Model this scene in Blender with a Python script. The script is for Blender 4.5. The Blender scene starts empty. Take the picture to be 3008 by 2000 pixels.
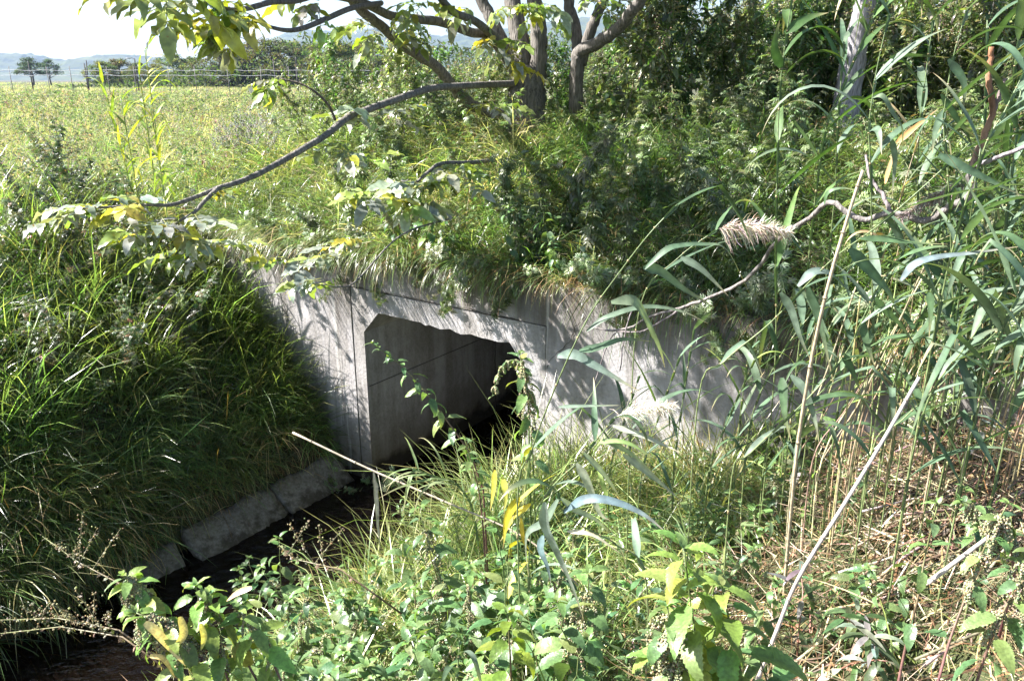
import bpy, math, random
import numpy as np
from mathutils import Vector, noise

rng = np.random.default_rng(11)
random.seed(11)
R = math.radians
D = bpy.data
SC = bpy.context.scene

# ------------------------------------------------------------------ camera, sky, sun, exposure
EYE = np.array([0.0, 0.0, 3.5])
PITCH = R(18.3)
FPX = 2316.0                     # focal length in pixels of the 3008 wide picture
cam = D.cameras.new("camera"); camo = D.objects.new("camera", cam)
SC.collection.objects.link(camo); SC.camera = camo
camo.location = EYE; camo.rotation_euler = (R(90) - PITCH, 0, 0)
cam.sensor_width = 36; cam.lens = 36 * FPX / 3008; cam.clip_start = 0.05; cam.clip_end = 20000

SUN_EL = R(42); SUN_AZ = math.atan2(-0.995, 0.07)      # compass angle from +Y towards +X
SDIR = np.array([math.sin(SUN_AZ) * math.cos(SUN_EL), math.cos(SUN_AZ) * math.cos(SUN_EL), math.sin(SUN_EL)])
w = D.worlds.new("World"); SC.world = w; w.use_nodes = True
nt = w.node_tree; nt.nodes.clear()
sky = nt.nodes.new("ShaderNodeTexSky"); sky.sky_type = 'NISHITA'; sky.sun_disc = False
sky.sun_elevation = SUN_EL; sky.sun_rotation = SUN_AZ
sky.air_density = 1.0; sky.dust_density = 1.5; sky.ozone_density = 1.0
bg = nt.nodes.new("ShaderNodeBackground"); bg.inputs[1].default_value = 0.058
ow = nt.nodes.new("ShaderNodeOutputWorld")
nt.links.new(sky.outputs[0], bg.inputs[0]); nt.links.new(bg.outputs[0], ow.inputs[0])
sl = D.lights.new("sun", 'SUN'); sl.energy = 5.0; sl.angle = R(0.53); sl.color = (1.0, 0.965, 0.92)
so = D.objects.new("sun", sl); SC.collection.objects.link(so)
so.rotation_euler = Vector((-SDIR[0], -SDIR[1], -SDIR[2])).to_track_quat('-Z', 'Y').to_euler()
SC.view_settings.view_transform = 'Standard'; SC.view_settings.look = 'None'
SC.view_settings.exposure = 2.22; SC.view_settings.gamma = 1
SC.cycles.max_bounces = 7; SC.cycles.diffuse_bounces = 3; SC.cycles.glossy_bounces = 2
SC.cycles.transmission_bounces = 5; SC.cycles.volume_bounces = 0
SC.cycles.use_denoising = True
SC.cycles.sample_clamp_indirect = 6

# ------------------------------------------------------------------ geometry helpers
def nz(v):
    v = np.asarray(v, float); return v / (np.linalg.norm(v, axis=-1, keepdims=True) + 1e-12)
def ray(px, py):
    x = px - 1504.0; u = 1000.0 - py
    return np.array([x, FPX * math.cos(PITCH) + u * math.sin(PITCH), -FPX * math.sin(PITCH) + u * math.cos(PITCH)])
def at(px, py, Y):
    r = ray(px, py); return EYE + r * (Y / r[1])
def project(P):
    q = np.asarray(P) - EYE
    f = q[..., 1] * math.cos(PITCH) - q[..., 2] * math.sin(PITCH)
    u = q[..., 1] * math.sin(PITCH) + q[..., 2] * math.cos(PITCH)
    f = np.where(f < 0.05, 1e-3, f)
    return 1504 + FPX * q[..., 0] / f, 1000 - FPX * u / f, f
# the head wall's own axes: s runs along the wall (towards the right and nearer), t runs into the bank
P0 = np.array([-1.33, 6.5]); WD = np.array([0.8192, -0.5736]); TD = np.array([0.5736, 0.8192])
def st2xy(s, t):
    s = np.asarray(s, float); t = np.asarray(t, float)
    return P0[0] + s * WD[0] + t * TD[0], P0[1] + s * WD[1] + t * TD[1]
def xy2st(x, y):
    dx = np.asarray(x) - P0[0]; dy = np.asarray(y) - P0[1]
    return dx * WD[0] + dy * WD[1], dx * TD[0] + dy * TD[1]
def S3(s, t, z):
    x, y = st2xy(s, t); return np.stack(np.broadcast_arrays(x, y, z), -1).astype(float)
def sm(a, b, x):
    u = np.clip((x - a) / (b - a), 0, 1); return u * u * (3 - 2 * u)
def wob(x, y, k=1.0):
    return (np.sin(x * 1.7 * k + 0.3) * np.cos(y * 1.3 * k + 1.1) + 0.6 * np.sin(x * 3.1 * k + y * 2.3 * k + 2.0)
            + 0.4 * np.cos(x * 5.3 * k - y * 4.7 * k + 0.5)) / 2.0
FS = [-400, -6, -3.6, -2.5, -1.9, -1.2, -0.7, -0.42, -0.34, 0.0, 0.3, 1.5, 1.68, 1.92, 2.3, 3.0, 3.6, 4.3, 5.0, 7, 400]
FZ = [2.2, 2.22, 2.14, 1.86, 1.56, 1.10, 0.55, 0.30, -0.12, -0.25, -0.3, -0.3, 0.02, 0.45, 0.68, 0.9, 1.15, 1.55, 1.82, 1.95, 2.2]
def zst(s, t):
    s = np.asarray(s, float); t = np.asarray(t, float)
    f = np.interp(s, FS, FZ)
    damp = sm(-0.3, -0.8, s) + sm(1.8, 2.4, s)
    f = f + 0.07 * wob(s, t) * damp + 0.07 * wob(s, t, 2.1) * sm(-.9, -1.8, s)
    b = 2.13 + 0.62 * sm(0.2, 2.6, t) * sm(-5.0, -2.6, s) * (1 - sm(9, 16, t)) + 0.06 * wob(s, t, .8) * sm(0.3, 1.0, t)
    far = sm(40, 200, np.hypot(s, t))
    z = np.where(t < 0.15, f, b)
    return z * (1 - far) + 2.1 * far
def zxy(x, y):
    s, t = xy2st(x, y); return zst(s, t)

class MB:
    """collects points, quads and a colour for each point"""
    def __init__(self): self.v = []; self.q = []; self.c = []; self.n = 0
    def add(self, v, q, c=(0.5, 0.5, 0.5)):
        v = np.asarray(v, float).reshape(-1, 3); q = np.asarray(q, int).reshape(-1, 4)
        c = np.asarray(c, float)
        if c.ndim == 1: c = np.tile(c, (len(v), 1))
        self.v.append(v); self.q.append(q + self.n); self.c.append(c.reshape(-1, 3)); self.n += len(v)
    def arrays(self): return np.concatenate(self.v), np.concatenate(self.q), np.concatenate(self.c)

def mesh_from(name, V, Q, C=None, smooth=True):
    m = D.meshes.new(name)
    tri = Q[:, 2] == Q[:, 3]
    k = np.where(tri, 3, 4)
    idx = Q.reshape(-1)[np.stack([np.ones(len(Q), bool)] * 3 + [~tri], 1).reshape(-1)]
    m.vertices.add(len(V)); m.vertices.foreach_set("co", V.astype(np.float32).ravel())
    m.loops.add(len(idx)); m.loops.foreach_set("vertex_index", idx.astype(np.int32))
    m.polygons.add(len(Q)); st = np.concatenate([[0], np.cumsum(k)[:-1]])
    m.polygons.foreach_set("loop_start", st.astype(np.int32))
    m.polygons.foreach_set("use_smooth", np.full(len(Q), smooth))
    m.update(calc_edges=True)
    if C is not None:
        a = m.color_attributes.new("Col", 'FLOAT_COLOR', 'POINT')
        a.data.foreach_set("color", np.concatenate([C, np.ones((len(C), 1))], 1).astype(np.float32).ravel())
    return m

def part(name, mb, mat, parent=None, world=True, smooth=True):
    V, Q, C = mb.arrays()
    if parent is not None and world: V = V - np.array(parent.location)
    m = mesh_from(name, V, Q, C, smooth); m.materials.append(mat)
    o = D.objects.new(name, m); SC.collection.objects.link(o)
    if parent is not None: o.parent = parent
    return o
def tag(o, label=None, cat=None, group=None, kind=None):
    if label: o["label"] = label
    if cat: o["category"] = cat
    if group: o["group"] = group
    if kind: o["kind"] = kind
    return o
def thing(name, label, cat, loc=(0, 0, 0), group=None):
    o = D.objects.new(name, None); SC.collection.objects.link(o); o.location = [float(a) for a in loc]
    o.empty_display_size = 0.1
    return tag(o, label, cat, group)
def dup(root, loc, rz, scale=1.0, tilt=(0, 0), label=None, group=None):
    c = root.copy(); SC.collection.objects.link(c)
    c.location = [float(a) for a in loc]; c.rotation_euler = (tilt[0], tilt[1], rz); c.scale = (scale,) * 3
    if label: c["label"] = label
    if group: c["group"] = group
    for ch in root.children:
        k = ch.copy(); SC.collection.objects.link(k); k.parent = c
        for g in ch.children:
            h = g.copy(); SC.collection.objects.link(h); h.parent = k
    return c

def blades(mb, P, H, W, az, lean, curve, col, nseg=4, tipcol=None, roll=0.5):
    """N grass blades as tapered ribbons"""
    N = len(P)
    if N == 0: return
    H = np.broadcast_to(H, N); W = np.broadcast_to(W, N); lean = np.broadcast_to(lean, N); curve = np.broadcast_to(curve, N)
    u = np.linspace(0, 1, nseg + 1)
    th = lean[:, None] + curve[:, None] * (u[None, :-1] + .5 / nseg) ** 1.3
    r = np.concatenate([np.zeros((N, 1)), np.cumsum(np.sin(th), 1)], 1) * (H / nseg)[:, None]
    z = np.concatenate([np.zeros((N, 1)), np.cumsum(np.cos(th), 1)], 1) * (H / nseg)[:, None]
    ca, sa = np.cos(az), np.sin(az)
    c = np.stack([P[:, 0, None] + r * ca[:, None], P[:, 1, None] + r * sa[:, None], P[:, 2, None] + z], -1)
    ro = rng.normal(0, roll, N)
    side = np.stack([-sa * np.cos(ro), ca * np.cos(ro), np.sin(ro)], -1)
    wd = np.clip(np.minimum(0.5 + 3.5 * u, 1.0) * (1 - u ** 2.2) + 0.03, 0, 1)
    off = side[:, None, :] * (W[:, None] * wd[None, :] * .5)[..., None]
    V = np.stack([c - off, c + off], 2).reshape(-1, 3)
    b = np.arange(N)[:, None] * (2 * (nseg + 1)) + 2 * np.arange(nseg)[None, :]
    Q = np.stack([b, b + 1, b + 3, b + 2], -1).reshape(-1, 4)
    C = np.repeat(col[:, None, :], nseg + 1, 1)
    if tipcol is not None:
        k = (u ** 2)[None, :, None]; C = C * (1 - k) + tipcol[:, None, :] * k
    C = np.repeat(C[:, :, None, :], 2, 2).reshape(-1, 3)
    mb.add(V, Q, C)

def frames(d, n):
    y = nz(d); x = nz(np.cross(y, n)); z = np.cross(x, y)
    return np.stack([x, y, z], -1)        # columns
def stamp(mb, T, Rm, S, P, col):
    """put N copies of a leaf template; T = (V, Q, shade)"""
    V, Q, sh = T; N = len(P)
    if N == 0: return
    S = np.broadcast_to(S, N)
    W = np.einsum('nij,mj->nmi', Rm, V) * S[:, None, None] + P[:, None, :]
    q = Q[None] + (np.arange(N) * len(V))[:, None, None]
    C = col[:, None, :] * sh[None, :, None]
    mb.add(W.reshape(-1, 3), q.reshape(-1, 4), C.reshape(-1, 3))

def leaf_tmpl(n=7, width=.45, teeth=0.0, fold=.25, bend=.6, wavy=0.0, point=1.0, stalk=0.0, seed=0, shape='o'):
    """leaf along +y of length 1, folded along its midrib, bent down towards the tip, with a toothed margin"""
    rs = np.random.default_rng(seed)
    V = []; Q = []; sh = []; L = 1.0 / n; ang = 0.0; y = 0.0; z = 0.0
    if stalk > 0:
        V += [(-.014, -stalk, 0), (.014, -stalk, 0), (.014, 0, 0), (-.014, 0, 0)]; Q += [(0, 1, 2, 3)]; sh += [.8] * 4
    r0 = len(V)
    for i in range(n + 1):
        a = i / n
        if shape == 'o': wd = width * .5 * (math.sin(math.pi * a ** .72) ** .85 if 0 < i < n else 0.0) * (1 - a * .25 * point)
        else: wd = width * .5 * (a ** .45 * (1 - a) ** .95 * 1.85 if 0 < i < n else 0.0)
        o = wavy * rs.normal()
        V += [(-wd, y, z + wd * fold + o), (0, y, z), (wd, y, z + wd * fold - o)]; sh += [1, .8, 1]
        ang -= bend / n * (0.4 + 1.2 * a); y += L * math.cos(ang); z += L * math.sin(ang)
    for i in range(n):
        k = r0 + 3 * i; Q += [(k, k + 1, k + 4, k + 3), (k + 1, k + 2, k + 5, k + 4)]
    if teeth:
        for i in range(1, n):
            k = r0 + 3 * i; p0 = np.array(V[k]); p2 = np.array(V[k + 2]); n0 = np.array(V[k + 3]); n2 = np.array(V[k + 5]); c1 = np.array(V[k + 4])
            m = len(V)
            V += [tuple(n0 * .75 + p0 * .25 + (p0 - np.array(V[k + 1])) * teeth), tuple(n2 * .75 + p2 * .25 + (p2 - np.array(V[k + 1])) * teeth)]; sh += [1.1, 1.1]
            Q += [(k, k + 3, m, m), (k + 2, m + 1, k + 5, k + 5)]
    return np.array(V, float), np.array(Q), np.array(sh, float)

def tube(mb, pts, rad, k=6, col=(.3, .3, .3), rough=0.0, cap=True, col2=None):
    pts = np.asarray(pts, float); n = len(pts); rad = np.broadcast_to(rad, n)
    T = np.gradient(pts, axis=0); T = nz(T)
    nrm = np.cross(T[0], [0, 0, 1.0]);
    if np.linalg.norm(nrm) < .1: nrm = np.cross(T[0], [1.0, 0, 0])
    nrm = nz(nrm); V = []
    a = np.arange(k) * 2 * math.pi / k
    for i in range(n):
        nrm = nz(nrm - T[i] * np.dot(nrm, T[i])); bn = np.cross(T[i], nrm)
        rr = rad[i] * (1 + rough * rng.normal(0, 1, k))
        V.append(pts[i] + (np.cos(a)[:, None] * nrm + np.sin(a)[:, None] * bn) * rr[:, None])
    V = np.concatenate(V)
    i, j = np.meshgrid(np.arange(n - 1), np.arange(k), indexing='ij')
    Q = np.stack([i * k + j, i * k + (j + 1) % k, (i + 1) * k + (j + 1) % k, (i + 1) * k + j], -1).reshape(-1, 4)
    c = np.asarray(col, float)
    if col2 is not None:
        g = np.repeat(np.linspace(0, 1, n), k)[:, None]; c = c * (1 - g) + np.asarray(col2) * g
    else: c = np.tile(c, (len(V), 1))
    if cap:
        V = np.concatenate([V, [pts[0]], [pts[-1]]]); c = np.concatenate([c, c[:1], c[-1:]])
        j = np.arange(k); e = n * k
        Q = np.concatenate([Q, np.stack([(j + 1) % k, j, j * 0 + e, j * 0 + e], -1),
                            np.stack([(n - 1) * k + j, (n - 1) * k + (j + 1) % k, j * 0 + e + 1, j * 0 + e + 1], -1)])
    mb.add(V, Q, c)
def spline(pts, n=6):
    """Catmull-Rom through the points"""
    p = np.asarray(pts, float); p = np.concatenate([[2 * p[0] - p[1]], p, [2 * p[-1] - p[-2]]]); out = []
    for i in range(1, len(p) - 2):
        for u in np.arange(n) / n:
            a, b, c, d = p[i - 1], p[i], p[i + 1], p[i + 2]
            out.append(.5 * ((2 * b) + (-a + c) * u + (2 * a - 5 * b + 4 * c - d) * u * u + (-a + 3 * b - 3 * c + d) * u ** 3))
    out.append(p[-2]); return np.array(out)
def ribbon(mb, pts, wid, up, col, fold=.3, twist=None):
    """long leaf: three points across, folded along the middle"""
    pts = np.asarray(pts, float); n = len(pts); T = nz(np.gradient(pts, axis=0))
    side = nz(np.cross(T, np.broadcast_to(up, (n, 3)))).copy(); q_ = side[n // 3].copy()
    side[0] = nz(q_ - T[0] * np.dot(q_, T[0]))
    for i in range(1, n): side[i] = nz(side[i - 1] - T[i] * np.dot(side[i - 1], T[i]))      # carried along without flips
    u2 = np.cross(side, T)
    if twist is not None:
        ct, s_ = np.cos(twist)[:, None], np.sin(twist)[:, None]
        side, u2 = side * ct + u2 * s_, u2 * ct - side * s_
    wd = np.asarray(wid)[:, None] * .5
    V = np.stack([pts - side * wd + u2 * wd * fold, pts, pts + side * wd + u2 * wd * fold], 1).reshape(-1, 3)
    b = 3 * np.arange(n - 1)
    Q = np.concatenate([np.stack([b, b + 1, b + 4, b + 3], -1), np.stack([b + 1, b + 2, b + 5, b + 4], -1)])
    c = np.asarray(col, float)
    if c.ndim == 1: c = np.tile(c, (n, 1))
    c = np.repeat(c * (1 + .12 * np.sin(np.arange(n) * 1.9 + n))[:, None], 3, 0); c[1::3] *= 1.3; mb.add(V, Q, np.clip(c, 0, .9))
def box(mb, c, ax, ay, az, col=(.5, .5, .5)):
    c = np.asarray(c, float); V = [c + i * np.asarray(ax) + j * np.asarray(ay) + k * np.asarray(az) for k in (-1, 1) for j in (-1, 1) for i in (-1, 1)]
    mb.add(V, [(0, 2, 3, 1), (4, 5, 7, 6), (0, 1, 5, 4), (2, 6, 7, 3), (0, 4, 6, 2), (1, 3, 7, 5)], col)
def jit(base, n, s=.2, sh=.12):
    """n colours around a base colour: brightness and hue jitter"""
    b = np.asarray(base, float); 
    return np.clip(b[None] * np.exp(rng.normal(0, s, (n, 1))) * np.exp(rng.normal(0, sh, (n, 3))), 0.004, .9)
def pick(cols, n, wts=None, s=.2, sh=.1):
    cols = np.asarray(cols, float); k = rng.choice(len(cols), n, p=None if wts is None else np.asarray(wts) / np.sum(wts))
    return np.clip(cols[k] * np.exp(rng.normal(0, s, (n, 1))) * np.exp(rng.normal(0, sh, (n, 3))), .004, .9)

# ------------------------------------------------------------------ materials
def newmat(name):
    m = D.materials.new(name); m.use_nodes = True; t = m.node_tree; t.nodes.clear()
    out = t.nodes.new("ShaderNodeOutputMaterial"); return m, t, out
def N_(t, kind, **kw):
    n = t.nodes.new(kind)
    for k, v in kw.items(): setattr(n, k, v)
    return n
def leafmat(name, trans=.35, rough=.42, spec=.5, tint=(1.15, 1.4, .6), blotch=0.0, blotch_col=(.25, .16, .03), vein=0.0, hue_var=0.0, scale=40):
    m, t, out = newmat(name); L = t.links
    a = N_(t, "ShaderNodeAttribute", attribute_name="Col")
    col = a.outputs["Color"]
    tc = N_(t, "ShaderNodeTexCoord")
    nn = N_(t, "ShaderNodeTexNoise"); nn.inputs["Scale"].default_value = scale; nn.inputs["Detail"].default_value = 3
    L.new(tc.outputs["Object"], nn.inputs["Vector"])
    mr = N_(t, "ShaderNodeMapRange"); mr.inputs[3].default_value = .72; mr.inputs[4].default_value = 1.28
    mr.inputs[1].default_value = .3; mr.inputs[2].default_value = .7
    L.new(nn.outputs["Fac"], mr.inputs[0])
    vm = N_(t, "ShaderNodeVectorMath", operation='SCALE'); L.new(col, vm.inputs[0]); L.new(mr.outputs[0], vm.inputs["Scale"])
    col = vm.outputs[0]
    if blotch:
        n2 = N_(t, "ShaderNodeTexNoise"); n2.inputs["Scale"].default_value = 55; n2.inputs["Detail"].default_value = 4
        L.new(tc.outputs["Object"], n2.inputs["Vector"])
        m2 = N_(t, "ShaderNodeMapRange"); m2.inputs[1].default_value = 1 - blotch; m2.inputs[2].default_value = 1 - blotch + .06
        L.new(n2.outputs["Fac"], m2.inputs[0])
        mx = N_(t, "ShaderNodeMix", data_type='RGBA'); L.new(m2.outputs[0], mx.inputs[0]); L.new(col, mx.inputs[6])
        mx.inputs[7].default_value = (*blotch_col, 1); col = mx.outputs[2]
    if hue_var:
        oi = N_(t, "ShaderNodeObjectInfo"); h = N_(t, "ShaderNodeHueSaturation")
        m3 = N_(t, "ShaderNodeMapRange"); m3.inputs[3].default_value = .5 - hue_var; m3.inputs[4].default_value = .5 + hue_var * .3
        m4 = N_(t, "ShaderNodeMapRange"); m4.inputs[3].default_value = .65; m4.inputs[4].default_value = 1.3
        mm = N_(t, "ShaderNodeMath", operation='FRACT'); m5 = N_(t, "ShaderNodeMath", operation='MULTIPLY'); m5.inputs[1].default_value = 7.31
        L.new(oi.outputs["Random"], m3.inputs[0]); L.new(oi.outputs["Random"], m5.inputs[0]); L.new(m5.outputs[0], mm.inputs[0]); L.new(mm.outputs[0], m4.inputs[0])
        L.new(m3.outputs[0], h.inputs["Hue"]); L.new(m4.outputs[0], h.inputs["Value"]); L.new(col, h.inputs["Color"]); col = h.outputs[0]
    p = N_(t, "ShaderNodeBsdfPrincipled"); L.new(col, p.inputs["Base Color"])
    p.inputs["Roughness"].default_value = rough; p.inputs["Specular IOR Level"].default_value = spec
    bp = N_(t, "ShaderNodeBump"); bp.inputs["Strength"].default_value = .35; bp.inputs["Distance"].default_value = .004
    L.new(nn.outputs["Fac"], bp.inputs["Height"]); L.new(bp.outputs[0], p.inputs["Normal"])
    tr = N_(t, "ShaderNodeBsdfTranslucent")
    tm = N_(t, "ShaderNodeVectorMath", operation='MULTIPLY'); L.new(col, tm.inputs[0]); tm.inputs[1].default_value = tint
    L.new(tm.outputs[0], tr.inputs[0])
    ms = N_(t, "ShaderNodeMixShader"); ms.inputs[0].default_value = trans
    L.new(p.outputs[0], ms.inputs[1]); L.new(tr.outputs[0], ms.inputs[2]); L.new(ms.outputs[0], out.inputs[0])
    return m
def drymat(name, rough=.7, spec=.3, scale=30, stretch=(1, 1, 1), bump=.4, lo=.6, hi=1.35, dist=.01):
    m, t, out = newmat(name); L = t.links
    a = N_(t, "ShaderNodeAttribute", attribute_name="Col"); tc = N_(t, "ShaderNodeTexCoord"); mp = N_(t, "ShaderNodeMapping")
    mp.inputs["Scale"].default_value = stretch; L.new(tc.outputs["Object"], mp.inputs[0])
    nn = N_(t, "ShaderNodeTexNoise"); nn.inputs["Scale"].default_value = scale; nn.inputs["Detail"].default_value = 5
    L.new(mp.outputs[0], nn.inputs["Vector"])
    mr = N_(t, "ShaderNodeMapRange"); mr.inputs[1].default_value = .3; mr.inputs[2].default_value = .7
    mr.inputs[3].default_value = lo; mr.inputs[4].default_value = hi; L.new(nn.outputs["Fac"], mr.inputs[0])
    vm = N_(t, "ShaderNodeVectorMath", operation='SCALE'); L.new(a.outputs["Color"], vm.inputs[0]); L.new(mr.outputs[0], vm.inputs["Scale"])
    p = N_(t, "ShaderNodeBsdfPrincipled"); L.new(vm.outputs[0], p.inputs["Base Color"])
    p.inputs["Roughness"].default_value = rough; p.inputs["Specular IOR Level"].default_value = spec
    bp = N_(t, "ShaderNodeBump"); bp.inputs["Strength"].default_value = bump; bp.inputs["Distance"].default_value = dist
    L.new(nn.outputs["Fac"], bp.inputs["Height"]); L.new(bp.outputs[0], p.inputs["Normal"])
    L.new(p.outputs[0], out.inputs[0]); return m

M_GRASS = leafmat("grass blades", .44, .30, .7, scale=25)
M_NETTLE = leafmat("nettle leaf", .36, .38, .5, scale=120, tint=(1.35, 1.35, .5))
M_MUG = leafmat("mugwort leaf", .28, .36, .6, hue_var=.03, scale=60)
M_REED = leafmat("reed leaf", .3, .5, .35, tint=(1.2, 1.3, .5), scale=30)
M_FIELD = leafmat("field blades", .44, .6, .25, scale=8)
M_WALNUT = leafmat("walnut leaf", .34, .28, .9, tint=(1.2, 1.3, .5), blotch=.36, scale=30)
M_WEED = leafmat("tall weed leaf", .42, .34, .6, hue_var=.035, scale=50)
M_DRY = drymat("dry straw", .6, .4, 40, bump=.3)
M_STEM = drymat("green stem", .45, .5, 60, bump=.2)
M_SEED = leafmat("seed heads", .3, .8, .2, tint=(1, 1, .8), scale=200)
M_BARK = drymat("grey bark", .85, .25, 14, (3.5, 3.5, .6), 1.0, .45, 1.4, .02)
M_FARLEAF = leafmat("far foliage", .5, .6, .3, scale=1.2, hue_var=.04)
M_WOOD = drymat("weathered wood", .8, .2, 10)
M_METAL = drymat("galvanised wire", .4, .5, 10)

def concrete(name, tint=(.345, .325, .33), crack=False, wet=True, mud=False):
    m, t, out = newmat(name); L = t.links
    tc = N_(t, "ShaderNodeTexCoord"); co = tc.outputs["Object"]
    def noise_(sc, det=6, st=(1, 1, 1), rough=.6):
        mp = N_(t, "ShaderNodeMapping"); mp.inputs["Scale"].default_value = st; L.new(co, mp.inputs[0])
        n = N_(t, "ShaderNodeTexNoise"); n.inputs["Scale"].default_value = sc; n.inputs["Detail"].default_value = det
        n.inputs["Roughness"].default_value = rough; L.new(mp.outputs[0], n.inputs["Vector"]); return n.outputs["Fac"]
    def rng_(x, a, b, c, d):
        r = N_(t, "ShaderNodeMapRange"); L.new(x, r.inputs[0])
        for i, v in enumerate((a, b, c, d)): r.inputs[i + 1].default_value = v
        return r.outputs[0]
    def mix(f, A, B, kind='MIX'):
        x = N_(t, "ShaderNodeMix", data_type='RGBA', blend_type=kind)
        if isinstance(f, float): x.inputs[0].default_value = f
        else: L.new(f, x.inputs[0])
        for i, q in ((6, A), (7, B)):
            if isinstance(q, tuple): x.inputs[i].default_value = (*q, 1)
            else: L.new(q, x.inputs[i])
        return x.outputs[2]
    big = noise_(1.6); fine = noise_(38, 8); streak = noise_(7, 5, (1, 1, .12)); pits = noise_(150, 3)
    c = mix(rng_(big, .35, .68, 0., 1.), tuple(v * .78 for v in tint), tuple(v * 1.2 for v in tint))
    c = mix(rng_(streak, .42, .64, 0., .75), c, (.12, .105, .09))
    c = mix(rng_(noise_(3.2, 8, (1, 1, .6), .75), .47, .60, 0., .65), c, (.15, .135, .12))
    c = mix(rng_(fine, .3, .75, .0, .35), c, (.5, .48, .46))
    c = mix(rng_(pits, .66, .72, 0., .5), c, (.07, .065, .06))
    sep = N_(t, "ShaderNodeSeparateXYZ"); L.new(co, sep.inputs[0])
    if wet:   # tide mark of silt and algae near the water, wavy upper limit
        ad = N_(t, "ShaderNodeMath", operation='ADD'); L.new(sep.outputs[2], ad.inputs[0])
        L.new(rng_(noise_(2.2), .3, .7, -.14, .14), ad.inputs[1])
        c = mix(rng_(ad.outputs[0], .62, .12, 0., .75), c, (.10, .075, .045))
        c = mix(rng_(ad.outputs[0], .20, .10, 0., .9), c, (.02, .016, .010))
    if mud:
        ad = N_(t, "ShaderNodeMath", operation='ADD'); L.new(sep.outputs[2], ad.inputs[0]); L.new(rng_(noise_(11), .3, .7, -.09, .09), ad.inputs[1])
        c = mix(rng_(ad.outputs[0], .02, -.08, 0., .85), c, (.03, .022, .014))
        c = mix(rng_(noise_(14, 9, (1, 1, 1), .8), .48, .62, 0., .7), c, (.05, .045, .025))
    if crack:  # dirt washed down under the overgrown top edge, lime runs
        ad = N_(t, "ShaderNodeMath", operation='ADD'); L.new(sep.outputs[2], ad.inputs[0])
        L.new(rng_(streak, .3, .7, -.25, .2), ad.inputs[1])
        c = mix(rng_(ad.outputs[0], 1.45, 2.05, 0., .85), c, (.10, .085, .07))
        c = mix(rng_(noise_(9, 3, (1, 1, .05)), .62, .72, 0., .45), c, (.62, .60, .57))
    p = N_(t, "ShaderNodeBsdfPrincipled"); L.new(c, p.inputs["Base Color"]); p.inputs["Roughness"].default_value = .85
    p.inputs["Specular IOR Level"].default_value = .3
    bp = N_(t, "ShaderNodeBump"); bp.inputs["Strength"].default_value = .5; bp.inputs["Distance"].default_value = .012
    L.new(fine, bp.inputs["Height"]); b2 = N_(t, "ShaderNodeBump"); b2.inputs["Strength"].default_value = .5; b2.inputs["Distance"].default_value = .03
    L.new(big, b2.inputs["Height"]); L.new(bp.outputs[0], b2.inputs["Normal"]); L.new(b2.outputs[0], p.inputs["Normal"])
    L.new(p.outputs[0], out.inputs[0]); return m
M_CONC = concrete("weathered concrete", crack=True)
M_BARREL = concrete("barrel concrete", (.35, .335, .34))
M_SLAB = concrete("slab concrete", (.11, .09, .068), wet=False, mud=True)
M_JOINT = drymat("dark joint mortar", .9, .1, 40)  # dark filling of the barrel joints and wall cracks

m, t, out = newmat("soil"); L = t.links
tc = N_(t, "ShaderNodeTexCoord"); n1 = N_(t, "ShaderNodeTexNoise"); n1.inputs["Scale"].default_value = 9; n1.inputs["Detail"].default_value = 8
L.new(tc.outputs["Object"], n1.inputs["Vector"]); cr = N_(t, "ShaderNodeValToRGB"); L.new(n1.outputs["Fac"], cr.inputs[0])
cr.color_ramp.elements[0].position = .3; cr.color_ramp.elements[0].color = (.022, .016, .009, 1)
cr.color_ramp.elements[1].position = .72; cr.color_ramp.elements[1].color = (.085, .062, .034, 1)
n2 = N_(t, "ShaderNodeTexNoise"); n2.inputs["Scale"].default_value = .6; n2.inputs["Detail"].default_value = 6; L.new(tc.outputs["Object"], n2.inputs["Vector"])
mr = N_(t, "ShaderNodeMapRange"); mr.inputs[1].default_value = .4; mr.inputs[2].default_value = .6; L.new(n2.outputs["Fac"], mr.inputs[0])
mx = N_(t, "ShaderNodeMix", data_type='RGBA'); L.new(mr.outputs[0], mx.inputs[0]); L.new(cr.outputs[0], mx.inputs[6]); mx.inputs[7].default_value = (.045, .055, .018, 1)
p = N_(t, "ShaderNodeBsdfPrincipled"); L.new(mx.outputs[2], p.inputs["Base Color"]); p.inputs["Roughness"].default_value = .95
bp = N_(t, "ShaderNodeBump"); bp.inputs["Distance"].default_value = .04; L.new(n1.outputs["Fac"], bp.inputs["Height"]); L.new(bp.outputs[0], p.inputs["Normal"])
L.new(p.outputs[0], out.inputs[0]); M_SOIL = m
m, t, out = newmat("stream water"); L = t.links
tc = N_(t, "ShaderNodeTexCoord"); mp = N_(t, "ShaderNodeMapping"); mp.inputs["Rotation"].default_value = (0, 0, R(-55)); mp.inputs["Scale"].default_value = (1, 2.2, 1)
L.new(tc.outputs["Object"], mp.inputs[0]); n1 = N_(t, "ShaderNodeTexNoise"); n1.inputs["Scale"].default_value = 7; n1.inputs["Detail"].default_value = 3
L.new(mp.outputs[0], n1.inputs["Vector"]); bp = N_(t, "ShaderNodeBump"); bp.inputs["Distance"].default_value = .05; bp.inputs["Strength"].default_value = .7
L.new(n1.outputs["Fac"], bp.inputs["Height"])
p = N_(t, "ShaderNodeBsdfPrincipled"); p.inputs["Base Color"].default_value = (.006, .004, .003, 1); p.inputs["Roughness"].default_value = .06
p.inputs["IOR"].default_value = 1.33; L.new(bp.outputs[0], p.inputs["Normal"])
tb = N_(t, "ShaderNodeBsdfTransparent"); tb.inputs[0].default_value = (.30, .20, .11, 1); ms = N_(t, "ShaderNodeMixShader"); ms.inputs[0].default_value = .35
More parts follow.
